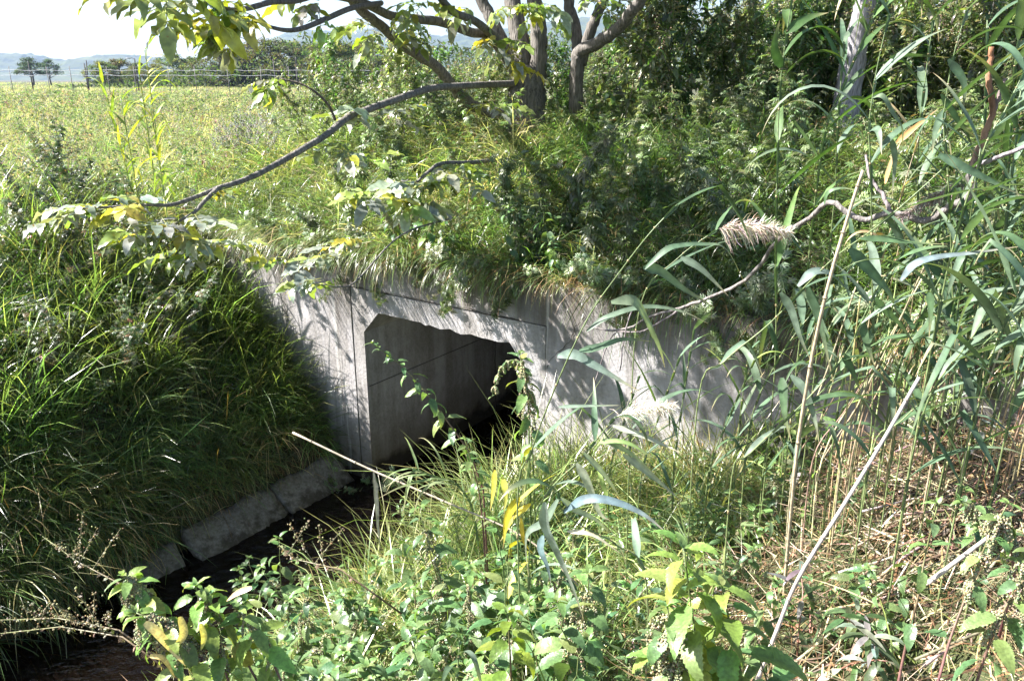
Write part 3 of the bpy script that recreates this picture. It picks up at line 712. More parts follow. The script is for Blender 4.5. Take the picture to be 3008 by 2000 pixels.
def visible(P, mx=350, my=350):
    px, py, f = project(P); return (px > -mx) & (px < 3008 + mx) & (py > -my) & (py < 2000 + my) & (f > .25)
def clump_field(mb, n, s_rng, t_rng, H, W, per, cols, wts=None, lean=(.2, .9), curve=(.4, 1.6), slope_lean=0.0, mask=None, rad=.06, hs=.25, tip=None, sv=.25, nseg=4, down=1.0):
    """grass clumps: blades fan out from a shared root, and hang down the slope"""
    s = rng.uniform(*s_rng, n); t = rng.uniform(*t_rng, n); x, y = st2xy(s, t); z = zst(s, t); P = np.stack([x, y, z], -1)
    ok = visible(P + [0, 0, .2])
    if mask is not None: ok &= mask(s, t)
    P = P[ok]; s, t = s[ok], t[ok]; n = len(P)
    if n == 0: return
    e = .15; gx = (zst(s + e, t) - zst(s - e, t)) / (2 * e); gt = (zst(s, np.where(t > .4, t + e, t - .0)) - zst(s, np.where(t > .4, t - e, t - e))) / (2 * e)
    gd = -(gx[:, None] * WD[None] + gt[:, None] * TD[None])          # downhill, world xy
    cc = pick(cols, n, wts, .3, .1); hh = np.exp(rng.normal(0, hs, n))
    Pb = np.repeat(P, per, 0) + np.concatenate([rng.normal(0, rad, (n * per, 2)), np.zeros((n * per, 1))], 1); Pb[:, 2] = zxy(Pb[:, 0], Pb[:, 1]) - .01
    a = rng.uniform(0, 2 * math.pi, n * per); vx = np.stack([np.cos(a), np.sin(a)], -1) + np.repeat(gd, per, 0) * down + np.repeat(rng.normal(0, .5, (n, 2)), per, 0)
    az = np.arctan2(vx[:, 1], vx[:, 0]); ln = rng.uniform(*lean, n * per) + slope_lean * np.repeat(np.linalg.norm(gd, axis=1), per) * np.clip((vx * nz(np.repeat(gd, per, 0) + 1e-6)).sum(1), 0, 1)
    col = np.repeat(cc, per, 0) * np.exp(rng.normal(0, sv, (n * per, 1)))
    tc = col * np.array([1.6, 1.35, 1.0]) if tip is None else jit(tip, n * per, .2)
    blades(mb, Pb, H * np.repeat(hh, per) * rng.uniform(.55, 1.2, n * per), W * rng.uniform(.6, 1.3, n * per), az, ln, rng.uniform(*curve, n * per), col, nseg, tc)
# ------------------------------------------------------------------ far land: hills, trees beyond the field, poles and a wire fence
def solve(px, py, h=0.0, ya=.7, yb=40):
    """the place whose point h metres above the ground is seen at that pixel"""
    for Y in np.geomspace(ya, yb, 900):
        q = at(px, py, Y)
        if q[2] <= zxy(q[0], q[1]) + h: return np.array([q[0], q[1], float(zxy(q[0], q[1]))])
    return np.array([q[0], q[1], float(zxy(q[0], q[1]))])
def hill(name, prof, Y, depth, seed):
    prof = np.array(prof, float); n = 320; px = np.linspace(prof[0, 0], prof[-1, 0], n); py = np.interp(px, prof[:, 0], prof[:, 1])
    top = np.array([at(a, b, Y) for a, b in zip(px, py)]); m = 26; V = []
    rs = np.random.default_rng(seed)
    for j in range(m):
        v = j / (m - 1); yy = Y - depth + 2 * depth * v; k = math.sin(math.pi * v) ** .8
        g = rs.normal(0, 1, n); g = np.convolve(g, np.ones(9) / 9, 'same') * Y * .003 + rs.normal(0, 1, n) * Y * .0008
        h = (top[:, 2] - 2) * k * (1 + 0 * v); V.append(np.stack([top[:, 0] * (1 + (yy - Y) / Y * .3), np.full(n, yy), 1.5 + np.maximum(0, h) + g * k], -1))
    V = np.array(V); i, j = np.meshgrid(np.arange(m - 1), np.arange(n - 1), indexing='ij')
    mb = MB(); mb.add(V.reshape(-1, 3), np.stack([i * n + j, i * n + j + 1, (i + 1) * n + j + 1, (i + 1) * n + j], -1).reshape(-1, 4), (.03, .05, .02))
    tag(part(name, mb, M_HILL), kind="structure")
hill("hills", [(-900, 150), (-300, 160), (0, 157), (100, 164), (190, 186), (240, 180), (330, 163), (420, 168), (500, 174), (580, 182), (700, 172), (900, 165), (1100, 190), (1500, 215)], 1900, 350, 1)
hill("hills", [(500, 235), (700, 170), (800, 118), (850, 103), (900, 92), (960, 96), (1085, 91), (1190, 97), (1300, 110), (1450, 90), (1617, 64), (1765, 48), (1889, 46), (2050, 60), (2220, 16), (2400, -10), (2700, 40), (2950, 110), (3400, 150), (4200, 170)], 2700, 500, 2)

def far_tree(h, wid, seed, pine=False):
    rs = np.random.default_rng(seed); root = thing("field_tree", "", "tree"); mb = MB()
    tp = np.array([[0, 0, 0], [.02 * h, 0, .3 * h], [0, .01 * h, .6 * h], [0, 0, .9 * h]]); tube(mb, spline(tp, 3), np.linspace(.03 * h, .006 * h, 10), 6, (.12, .10, .08))
    for k in range(9):
        z0 = h * rs.uniform(.25, .7); a = rs.uniform(0, 6.3); q = np.array([[0, 0, z0], [math.cos(a) * wid * .25, math.sin(a) * wid * .25, z0 + h * .1], [math.cos(a) * wid * .42, math.sin(a) * wid * .42, z0 + h * .17]]); tube(mb, q, [.012 * h, .008 * h, .003 * h], 5, (.12, .10, .08))
    part("trunk", mb, M_BARK, root, False); mb = MB(); nc = 64 if not pine else 34
    for k in range(nc):
        a = rs.uniform(0, 6.3); z0 = rs.uniform(.06, 1.0) if not pine else rs.uniform(.45, 1.0)
        rr = wid * .5 * math.sqrt(rs.random()) * (math.sin(math.pi * min(1, max(.05, (z0 - .1) / .95) ** .8)) * .95 + .12)
        c = np.array([math.cos(a) * rr, math.sin(a) * rr, z0 * h * .93]); m = 120; r_ = h * rs.uniform(.07, .13)
        P = c + nz(rs.normal(size=(m, 3))) * (r_ * rs.uniform(.3, 1.05, m))[:, None] * np.array([1.15, 1.15, .75])
        stamp(mb, L_SMALL[0], frames(rs.normal(size=(m, 3)), rs.normal(size=(m, 3)) + [0, 0, .6]), h * rs.uniform(.03, .055, m), P, jit(((.08, .11, .045), (.12, .14, .06), (.16, .15, .06))[rs.integers(3)] if not pine else (.06, .085, .06), m, .25))
    part("crown", mb, M_FARLEAF, root, False); return root
protos = [far_tree(8, 8, 5), far_tree(8, 6.5, 6), far_tree(8, 9.5, 7), far_tree(8, 6, 8, True)]
ft = [(85, 172, 190, 3, 1.3, "left round topped pale pine standing beyond the wire fence"), (138, 176, 195, 3, 1.1, "second pale pine just right of the first beyond the fence"),
      (297, 180, 150, 0, 1.3, "dark rounded tree right of the leaning pole beyond the field"), (345, 174, 165, 1, 1.6, "taller tree between the dark rounded tree and the tall lamp pole"), (405, 185, 160, 2, 1.1, "low broad tree just right of the tall pole"),
      (455, 188, 175, 0, 1.2, "low tree behind the bright reeds in the field"), (505, 160, 165, 2, 1.3, "autumn tinted tree at left end of the tall tree row"), (560, 168, 170, 1, 1.2, "tree behind the hanging walnut leaves"),
      (640, 140, 150, 2, 1.3, "broad tree under the hanging walnut leaf clump"), (715, 128, 155, 0, 1.3, "large tree near the middle of the distant row"), (790, 118, 150, 2, 1.35, "tallest crown of the distant tree row"),
      (850, 122, 160, 1, 1.3, "crown right beside the tallest crown of the distant row"), (915, 132, 165, 0, 1.2, "yellowish tree below the blue hilltop"), (975, 108, 110, 2, 1.0, "nearer pale willow like tree under the hill summit"),
      (1070, 120, 150, 1, 1.3, "tree seen between the low walnut limbs"), (1170, 130, 160, 0, 1.3, "tree seen right of the arching walnut limb"), (1770, 130, 150, 2, 1.3, "distant tree in the gap right of the walnut stems"), (1880, 140, 160, 0, 1.2, "distant tree below the bare right limb of the walnut")]
used = set()
for (px, py, Y, k, wsc, lab) in ft:
    q = at(px, py, Y); g = float(zxy(q[0], q[1])); sc = (q[2] - g) / 7.6
    o = protos[k]
    if k in used: o = dup(protos[k], (q[0], q[1], g - .1), rng.uniform(0, 6))
    else: o.location = (q[0], q[1], g - .1); used.add(k)
    o.scale = (sc * wsc, sc * wsc, sc); o["label"] = lab; o["group"] = "trees beyond the field"
for (px, py, pb, Y, lean, lab, lamp) in [(395, 172, 240, 95, 0, "tall dark pole with a small lamp arm at the far edge of the field", 1), (82, 180, 236, 105, -.01, "thin dark pole in front of the pale pines", 0),
                                   (253, 178, 236, 100, .07, "leaning pole beside a thinner upright pole", 0), (247, 186, 236, 101, 0, "thin upright pole next to the leaning pole", 0), (868, 168, 236, 90, 0, "slim pole in front of the tall distant trees", 1), (802, 175, 236, 95, -.03, "slim pale pole left of the one with the sign board", 0)]:
    q = at(px, py, Y); g = float(zxy(q[0], q[1])); h = q[2] - g
    r_ = thing("utility_pole", lab, "pole", (q[0], q[1], g), "poles at the far edge of the field"); mb = MB()
    tube(mb, [[-lean * h, 0, -.3], [-lean * h * .5, 0, h * .5], [0, 0, h]], [.09, .075, .06], 8, (.10, .09, .085)); part("pole", mb, M_WOOD, r_, False)
    if lamp:
        mb = MB(); tube(mb, [[0, 0, h * .97], [-.3, 0, h + .05], [-.6, 0, h]], [.03, .03, .03], 6, (.12, .12, .12)); box(mb, (-.7, 0, h), (.22, 0, 0), (0, .1, 0), (0, 0, .05), (.3, .3, .3)); part("lamp_arm", mb, M_WOOD, r_, False)
fr = thing("wire_fence", "low wire fence on thin posts running across the far edge of the field", "fence", (*at(300, 236, 80)[:2], 2.1)); Y = 80
for px in range(-60, 1120, 92):
    q = at(px + rng.normal(0, 8), 218, Y + rng.normal(0, 2)); mb = MB(); tube(mb, [[q[0], q[1], 1.9], [q[0], q[1], q[2] + .7]], [.035, .03], 6, (.22, .2, .19)); part("post", mb, M_WOOD, fr)
for py in (207, 222):
    a = at(-150, py, Y); b = at(1150, py + 1, Y); u = np.linspace(0, 1, 40)[:, None]; mb = MB(); tube(mb, a + (b - a) * u + np.array([0, 0, .06]) * np.cos(u * 88), .018, 5, (.5, .5, .52), cap=False); part("wire", mb, M_METAL, fr)

# ------------------------------------------------------------------ grass and weeds (what nobody could count)
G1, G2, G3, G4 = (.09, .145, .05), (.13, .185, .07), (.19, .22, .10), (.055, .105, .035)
STR, STR2, BRN = (.33, .28, .16), (.46, .40, .26), (.14, .085, .04)
mb = MB()   # left bank: long dark green grass draped down the slope
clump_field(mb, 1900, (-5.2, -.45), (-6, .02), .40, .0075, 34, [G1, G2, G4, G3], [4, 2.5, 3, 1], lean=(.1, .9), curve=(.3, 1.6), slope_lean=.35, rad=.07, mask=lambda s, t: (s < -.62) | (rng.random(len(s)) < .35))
clump_field(mb, 700, (-4.5, -.55), (-6, -.02), .30, .004, 14, [STR, BRN, G3], [2, 1.5, 1], lean=(.4, 1.4), curve=(.3, 1.5), slope_lean=.5, rad=.12)
clump_field(mb, 500, (-.85, -.36), (-5, -.1), .20, .004, 18, [STR, BRN, G4], [1, 1, 1], lean=(.6, 1.4), curve=(.5, 1.4), slope_lean=.5, rad=.06)
clump_field(mb, 420, (-5.0, -1.3), (-6, .0), .42, .010, 26, [G3, G2, (.2, .24, .07)], [3, 3, 1], lean=(.1, .8), curve=(.3, 1.6), slope_lean=.1, rad=.08)  # upper bank: sunlit look put into the paler blade colours
clump_field(mb, 420, (-3.6, -1.0), (-6, .0), .62, .011, 16, [G3, G2, (.17, .24, .07)], [2, 4, 1], lean=(.05, .6), curve=(.5, 1.5), slope_lean=0, rad=.06, down=.3)
clump_field(mb, 420, (-.75, -.36), (-6, -1.9), .42, .007, 20, [G1, G4, STR], [3, 3, 1], lean=(.3, 1.1), curve=(.6, 1.7), slope_lean=.3, rad=.06)
clump_field(mb, 260, (-.95, -.5), (-5, -.05), .34, .007, 22, [G1, G2, STR], [3, 3, 1], lean=(.4, 1.1), curve=(.9, 1.9), slope_lean=.3, rad=.05)
clump_field(mb, 200, (-2.6, -.55), (-.55, .0), .50, .010, 18, [G3, G2, G1], [2, 4, 1], lean=(.05, .8), curve=(.4, 1.6), slope_lean=0, rad=.06, down=1.2)
clump_field(mb, 500, (-3.6, -.5), (-6, .0), .36, .009, 10, [G3, STR2, BRN, G2], [2, 2, 2, 3], lean=(.1, 1.4), curve=(-.4, 1.4), slope_lean=0, rad=.12, down=0, sv=.4)
clump_field(mb, 330, (-2.4, -.45), (-6, .0), .34, .010, 7, [G2, G3, STR, BRN, (.3, .26, .2)], [4, 2, 1.5, 1.5, .5], lean=(0, 1.2), curve=(-.3, 1.8), slope_lean=0, rad=.10, down=-.3, sv=.4)
n = 5200; s = rng.uniform(-3.6, -.55, n); t = rng.uniform(-5, 0, n); x, y = st2xy(s, t); k_ = (wob(s * 2, t * 2) + rng.normal(0, .5, n)) > .1; P = np.stack([x, y, zst(s, t) + rng.uniform(.05, .38, n)], -1)[k_]; n = len(P)
put_leaves(mb, L_LANCE + L_OVAL, P, dirs(rng.uniform(0, 6.3, n), rng.uniform(-.6, .6, n)), np.tile([[0, 0, 1.]], (n, 1)) + rng.normal(0, .5, (n, 3)), rng.uniform(.03, .10, n), pick([G2, G1, (.24, .25, .17), BRN, STR], n, [4, 3, 1.5, 1.5, 1]))
tag(part("bank_grass", mb, M_GRASS), "long dark green grass hanging down the shaded left bank of the stream", "grass", kind="stuff")
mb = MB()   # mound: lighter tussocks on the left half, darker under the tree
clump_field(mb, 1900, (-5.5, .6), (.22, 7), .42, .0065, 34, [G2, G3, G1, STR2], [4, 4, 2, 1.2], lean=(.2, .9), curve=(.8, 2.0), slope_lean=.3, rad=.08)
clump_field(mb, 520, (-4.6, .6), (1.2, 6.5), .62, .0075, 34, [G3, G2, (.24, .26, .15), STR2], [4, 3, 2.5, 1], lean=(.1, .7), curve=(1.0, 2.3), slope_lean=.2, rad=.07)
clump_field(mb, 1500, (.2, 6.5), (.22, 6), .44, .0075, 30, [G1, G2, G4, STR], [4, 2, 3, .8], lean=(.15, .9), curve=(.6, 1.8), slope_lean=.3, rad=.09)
clump_field(mb, 800, (-1.2, 5), (.2, 3), .22, .004, 16, [STR, BRN, BRN], [1, 2, 2], lean=(.5, 1.4), curve=(.3, 1.5), rad=.12)
tag(part("mound_grass", mb, M_GRASS), "sunlit tussocky grass covering the mound behind the head wall", "grass", kind="stuff")
# fringe hanging over the top edge of the wall
def fringe(n, s0, s1, H, W, cols, wts, hang, per=12, tt=(.0, .3)):
    m = MB(); s = rng.uniform(s0, s1, n); s = s[rng.random(n) < .55 + .45 * np.sin(s * 7.7) * np.sin(s * 2.9 + 1)]; n = len(s); sc_ = s; hh = np.repeat(np.exp(rng.normal(-.15, .55, n) + .45 * np.sin(sc_ * 5.3) + .35 * np.sin(sc_ * 13.1 + 1)), per); hh = np.clip(hh, .2, 1.35); s = np.repeat(s, per) + rng.normal(0, .04, n * per)
    t = rng.uniform(*tt, n * per); x, y = st2xy(s, t); P = np.stack([x, y, np.full(len(x), 2.12) + .05 * t], -1)
    az = math.atan2(-TD[1], -TD[0]) + np.repeat(rng.normal(0, .35, n), per) + rng.normal(0, .35, n * per)
    c = np.repeat(pick(cols, n, wts, .25, .1), per, 0) * np.exp(rng.normal(0, .3, (n * per, 1)))
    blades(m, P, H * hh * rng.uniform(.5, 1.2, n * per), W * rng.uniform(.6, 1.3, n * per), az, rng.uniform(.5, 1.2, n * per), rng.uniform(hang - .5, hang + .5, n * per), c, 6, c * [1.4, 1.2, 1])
    return m
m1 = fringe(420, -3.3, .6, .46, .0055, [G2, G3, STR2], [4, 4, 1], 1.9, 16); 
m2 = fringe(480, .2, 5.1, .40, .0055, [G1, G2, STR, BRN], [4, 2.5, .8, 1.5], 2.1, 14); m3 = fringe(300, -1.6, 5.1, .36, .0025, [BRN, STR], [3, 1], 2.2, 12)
for q in (m2, m3):
    v, f, c = q.arrays(); m1.add(v, f, c)
tag(part("wall_top_grass", m1, M_GRASS), "fringe of grass and brown roots hanging over the top edge of the concrete wall", "grass", kind="stuff")
mb = MB()   # field beyond
def far_field(n, Ya, Yb, per, H, W, cols, wts, xr=(-.75, .75), lean=(.05, .8)):
    Y = np.exp(rng.uniform(math.log(Ya), math.log(Yb), n)); X = Y * rng.uniform(*xr, n); s, t = xy2st(X, Y); ok = ((s < -3.0) | (t > 5.0)); X, Y = X[ok], Y[ok]; n = len(X)
    k = np.clip(Y / 14, 1, None) ** .75
    Pb = np.repeat(np.stack([X, Y, Y * 0], -1), per, 0); kk = np.repeat(k, per); Pb[:, :2] += rng.normal(0, .09, (n * per, 2)) * kk[:, None]; Pb[:, 2] = zxy(Pb[:, 0], Pb[:, 1]) - .02
    c = np.repeat(pick(cols, n, wts, .3, .12), per, 0) * np.exp(rng.normal(0, .25, (n * per, 1)))
    blades(mb, Pb, H * rng.uniform(.4, 1.25, n * per), W * kk * rng.uniform(.6, 1.4, n * per), rng.uniform(0, 6.3, n * per), rng.uniform(*lean, n * per), rng.uniform(.1, 1.7, n * per), c, 3, c * [1.4, 1.25, 1.1])
far_field(13000, 7.5, 420, 16, .42, .009, [(.13, .165, .07), (.20, .22, .12), (.26, .26, .16), STR2, (.27, .20, .15)], [2.5, 4, 3.5, 2, 2], xr=(-.75, -.02))
far_field(3000, 9, 60, 14, .5, .009, [G2, G3, G1, STR2], [3, 4, 2, 1.5], xr=(-.05, .75))
tag(part("field_grass", mb, M_FIELD), "wide bright field of grass and low weeds reaching to the fence and trees", "grass", kind="stuff")
mb = MB()   # leafy weeds among the field grass
n = 2600; Y = np.exp(rng.uniform(math.log(7.5), math.log(70), n)); X = Y * rng.uniform(-.75, 0, n); s, t = xy2st(X, Y); ok = (s < -2.8); X, Y = X[ok], Y[ok]; n = len(X); per = 24
k = np.repeat(np.clip(Y / 14, 1, None) ** .8, per); Pb = np.repeat(np.stack([X, Y, zxy(X, Y)], -1), per, 0); Pb[:, :2] += rng.normal(0, .05, (n * per, 2)) * k[:, None]; Pb[:, 2] += rng.uniform(.05, .55, n * per)
put_leaves(mb, L_LANCE + L_SMALL + L_OVAL, Pb, dirs(rng.uniform(0, 6.3, n * per), rng.uniform(-.6, .7, n * per)), np.tile([[0, 0, 1.]], (n * per, 1)) + rng.normal(0, .4, (n * per, 3)), .065 * k * rng.uniform(.5, 1.3, n * per), np.repeat(pick([(.12, .16, .07), (.16, .18, .10), (.26, .25, .18), (.27, .19, .14)], n, [4, 3, 1.2, 1]), per, 0))
tag(part("field_weeds", mb, M_FIELD), "low leafy weeds with whitish leaves mixed through the bright field", "weeds", kind="stuff")
mb = MB()   # right bank: bright grass by the water, straw litter to the right
clump_field(mb, 1500, (1.66, 3.9), (-5, -.08), .36, .006, 26, [G2, G3, G1, STR2], [4, 3.5, 2, .8], lean=(.15, .95), curve=(.8, 1.9), slope_lean=.3, rad=.07, mask=lambda s, t: rng.random(len(s)) < np.clip((4.1 - s) / 1.5, .25, 1))
clump_field(mb, 900, (1.7, 3.9), (-5, -.1), .40, .0105, 12, [(.20, .27, .12), G3, G2], [3, 3, 1], lean=(.2, 1.0), curve=(.8, 2.0), rad=.07)
clump_field(mb, 350, (3.2, 6.5), (-5, -.08), .24, .006, 16, [G2, G1, G3], [4, 3, 1], lean=(.15, .9), curve=(.5, 1.8), rad=.08)
clump_field(mb, 120, (1.95, 2.9), (-2.1, -.3), .62, .009, 26, [G3, (.22, .28, .12), G2], [3, 3, 2], lean=(.05, .55), curve=(.6, 1.7), slope_lean=0, rad=.07, down=.3)
clump_field(mb, 170, (2.0, 3.6), (-.9, -.06), .50, .009, 20, [G3, G2, STR, G1], [3, 3, 1, 1], lean=(.05, .6), curve=(.4, 1.6), slope_lean=0, rad=.07, down=.3)
clump_field(mb, 260, (1.6, 2.1), (-5, -.3), .42, .005, 30, [G3, G2, STR2], [3, 3, 1], lean=(.4, 1.1), curve=(1.0, 2.2), slope_lean=.5, rad=.05)
tag(part("right_bank_grass", mb, M_GRASS), "bright green grass arching over the water from the near right bank", "grass", kind="stuff")
mb = MB()   # litter: straw, curled brown leaves
n = 44000; s = rng.uniform(2.4, 7.2, n); t = rng.uniform(-5.2, -.1, n); x, y = st2xy(s, t); P = np.stack([x, y, zst(s, t) + rng.uniform(0, .13, n)], -1); ok = visible(P) & (rng.random(n) < np.clip((s - 2.2) / 1.2, .2, 1)); P = P[ok]; n = len(P)
az = np.where(rng.random(n) < .55, rng.normal(.75, .45, n), rng.uniform(0, 6.3, n)) + np.pi * (rng.random(n) < .5)
blades(mb, P, rng.uniform(.05, .38, n) ** 1.2, rng.uniform(.0015, .007, n), az, rng.uniform(1.25, 1.62, n), rng.normal(.05, .25, n), pick([STR, STR2, BRN, (.26, .19, .12), (.5, .44, .36)], n, [1.5, .9, 5, 4, .4], .4), 4, roll=.8)
n = 8000; s = rng.uniform(2.4, 7.2, n); t = rng.uniform(-5.2, -.1, n); x, y = st2xy(s, t); P = np.stack([x, y, zst(s, t) + rng.uniform(.0, .06, n)], -1); P = P[visible(P)]; n = len(P)
put_leaves(mb, L_OVAL, P, dirs(rng.uniform(0, 6.3, n), rng.normal(0, .4, n)), np.tile([[0, 0, 1.]], (n, 1)) + rng.normal(0, .6, (n, 3)), rng.uniform(.02, .06, n), pick([BRN, (.20, .12, .07), STR, (.08, .05, .03)], n, [3, 3, 1, 1]))
tag(part("leaf_litter", mb, M_DRY), "matted straw and curled brown leaf litter on the near right bank", "litter", kind="stuff")
mb = MB()   # low leafy undergrowth on both banks and under the tree
def under(n, s0, s1, t0, t1, per, size, cols, wts, tm, hz=(.02, .22), wid=.06):
    s = rng.uniform(s0, s1, n); t = rng.uniform(t0, t1, n); x, y = st2xy(s, t); P = np.stack([x, y, zst(s, t)], -1); P = P[visible(P)]; n = len(P); Pb = np.repeat(P, per, 0) + rng.normal(0, wid, (n * per, 3)) * [1, 1, 0]; Pb[:, 2] = zxy(Pb[:, 0], Pb[:, 1]) + rng.uniform(*hz, n * per)
    put_leaves(mb, tm, Pb, dirs(rng.uniform(0, 6.3, n * per), rng.uniform(-.5, .6, n * per)), np.tile([[0, 0, 1.]], (n * per, 1)) + rng.normal(0, .35, (n * per, 3)), size * rng.uniform(.5, 1.3, n * per), np.repeat(pick(cols, n, wts), per, 0))
under(300, 1.8, 4.0, -4.8, -.1, 12, .07, [NG, NG2, NG3, (.18, .22, .12)], None, L_LANCE + L_OVAL[:1] + L_NET, (.05, .38), .08)
under(110, 3.2, 6.5, -4.8, -.1, 12, .03, [NG, NG2], None, L_OVAL + L_SMALL, (.02, .12))
under(420, -4, -.8, -5, 0, 14, .05, [G1, G4, (.10, .13, .06)], None, L_LANCE + L_OVAL, (.05, .35), .1)
under(900, -4, 7, .2, 5, 20, .055, [G1, G2, (.10, .14, .06), BRN], [3, 2, 2, 1], L_LANCE + L_MUG + L_OVAL, (.05, .45), .1)
tag(part("undergrowth", mb, M_WEED), "low broad leaved undergrowth between the grass on both banks and the mound", "undergrowth", kind="stuff")

mb = MB(); n = 26000; X = rng.uniform(-78, 130, n); k = .5 + .5 * np.sin(X * .21) * np.sin(X * .083 + 1); P = np.stack([X, rng.uniform(140, 175, n), 2 + rng.uniform(0, 1, n) ** .8 * (2.2 + 4.6 * k + 3.2 * sm(-52, -30, X)) * sm(-82, -40, X)], -1)
put_leaves(mb, L_SMALL, P, rng.normal(size=(n, 3)), rng.normal(size=(n, 3)) + [0, 0, .5], rng.uniform(.5, 1.1, n), pick([(.08, .11, .045), (.12, .14, .06)], n))
tag(part("scrub", mb, M_FARLEAF), "low scrub along the foot of the distant tree row", "scrub", kind="stuff")

# ------------------------------------------------------------------ the many stemmed walnut tree on the mound
base = at(1540, 330, 9.0); base[2] = float(zxy(base[0], base[1])) - .05
tree = thing("walnut_tree", "grey barked tree with several stems and long low limbs standing on the mound", "tree", base)
def W_(L): return np.array([at(*q) for q in L])
BK = (.15, .135, .12); BK2 = (.17, .155, .14)
def limb(name, L, r0, r1, k=9, col=BK, rough=.04, n=6):
    p_ = spline(W_(L), n); p_ = p_ + rng.normal(0, .004, p_.shape) * (r0 > .05); rough = rough * .45; m_ = MB(); tube(m_, p_, np.linspace(r0, r1, len(p_)), k, col, rough); part(name, m_, M_BARK, tree); return p_
tp = spline(np.array([base + [0, 0, -.2], base + [.0, 0, .25], at(1545, 285, 9.0), at(1548, 235, 9.0), at(1556, 205, 9.02)]), 6)
m_ = MB(); rad = np.interp(np.linspace(0, 1, len(tp)), [0, .35, .7, 1], [.30, .22, .20, .19]); tube(m_, tp, rad, 20, BK, .06); part("trunk", m_, M_BARK, tree)
limbs = []
limbs.append(limb("stem", [(1535, 260, 9), (1530, 150, 9), (1516, 60, 9.05), (1500, -30, 9.1), (1490, -150, 9.2), (1460, -300, 9.3)], .12, .06, 12))
limbs.append(limb("stem", [(1572, 260, 8.95), (1584, 150, 8.9), (1580, 60, 8.9), (1566, -30, 8.9), (1570, -160, 8.8), (1600, -320, 8.7)], .10, .055, 12))
limbs.append(limb("stem", [(1520, 230, 9.05), (1492, 160, 9.1), (1450, 70, 9.15), (1408, -10, 9.2), (1340, -140, 9.2), (1250, -260, 9.1)], .085, .045, 10))
limbs.append(limb("stem", [(1700, 330, 9.1), (1690, 250, 9.1), (1700, 170, 9.1), (1688, 80, 9.15), (1670, -10, 9.2), (1690, -150, 9.3)], .085, .05, 10))
limbs.append(limb("stem", [(1704, 190, 9.1), (1735, 90, 9.0), (1765, 20, 9.0), (1810, -60, 8.9), (1900, -180, 8.8)], .07, .035, 10))
limbs.append(limb("stem", [(1690, 330, 8.9), (1696, 190, 8.8), (1705, 150, 8.75), (1760, 125, 8.6), (1815, 85, 8.4), (1855, 35, 8.2), (1890, -10, 8.1), (1930, -120, 8.0)], .075, .05, 10))
limbs.append(limb("limb", [(1490, 345, 8.9), (1385, 308, 8.6), (1318, 240, 8.2), (1280, 195, 8.0), (1200, 145, 7.6), (1115, 75, 7.2), (1050, 20, 6.9), (1000, -40, 6.7)], .062, .034, 10))
limbs.append(limb("limb", [(1515, 215, 9), (1440, 110, 8.4), (1385, 96, 8.1), (1298, 66, 7.8), (1234, 58, 7.5), (1149, 47, 7.2), (1085, 17, 6.9), (1021, -5, 6.6), (900, -30, 6.2)], .05, .03, 9))
limbs.append(limb("limb", [(1500, 190, 8.9), (1470, 130, 8.5), (1430, 90, 8.1), (1390, 60, 7.7), (1330, 35, 7.2), (1290, -10, 6.8)], .045, .03, 8))
limbs.append(limb("branch", [(1520, 245, 8.9), (1420, 250, 8.2), (1340, 254, 7.6), (1260, 262, 7.0), (1150, 298, 6.3), (1060, 330, 5.9), (1020, 347, 5.6), (960, 395, 5.3), (900, 432, 5.0), (830, 472, 4.75), (760, 510, 4.5), (700, 535, 4.35), (630, 556, 4.2)], .034, .013, 9, BK2, .05))
limbs.append(limb("branch", [(635, 555, 4.2), (565, 582, 4.1), (500, 602, 4.0), (435, 602, 3.95), (330, 608, 3.9), (240, 612, 3.85)], .013, .005, 7, BK2))
limbs.append(limb("branch", [(640, 553, 4.2), (600, 592, 4.1), (570, 625, 4.05), (530, 648, 4.0), (480, 690, 3.95)], .013, .005, 7, BK2))
limbs.append(limb("twig", [(985, 352, 5.4), (965, 310, 5.35), (925, 270, 5.3), (880, 245, 5.3), (825, 232, 5.3)], .010, .005, 6, (.12, .1, .08)))
limbs.append(limb("branch", [(1120, 10, 7.0), (1040, 22, 6.0), (960, 55, 5.2), (900, 80, 4.7), (850, 90, 4.4), (800, 82, 4.2), (755, 62, 4.05)], .022, .007, 7, (.14, .12, .11)))
limbs.append(limb("branch", [(1100, -30, 6.8), (960, -20, 5.6), (870, 2, 4.9), (800, 6, 4.5), (740, 22, 4.2), (680, 30, 4.0), (625, 16, 3.9), (560, -10, 3.8), (480, -10, 3.7)], .022, .006, 7, (.14, .12, .11)))
limbs.append(limb("branch", [(1460, 470, 8.0), (1380, 478, 6.8), (1300, 480, 6.2), (1262, 502, 6.0), (1225, 535, 5.9)], .022, .010, 7, BK2))
limbs.append(limb("branch", [(1330, 640, 5.9), (1180, 690, 5.1), (1050, 822, 4.6), (1000, 843, 4.5), (950, 835, 4.45)], .006, .004, 6, BK2))
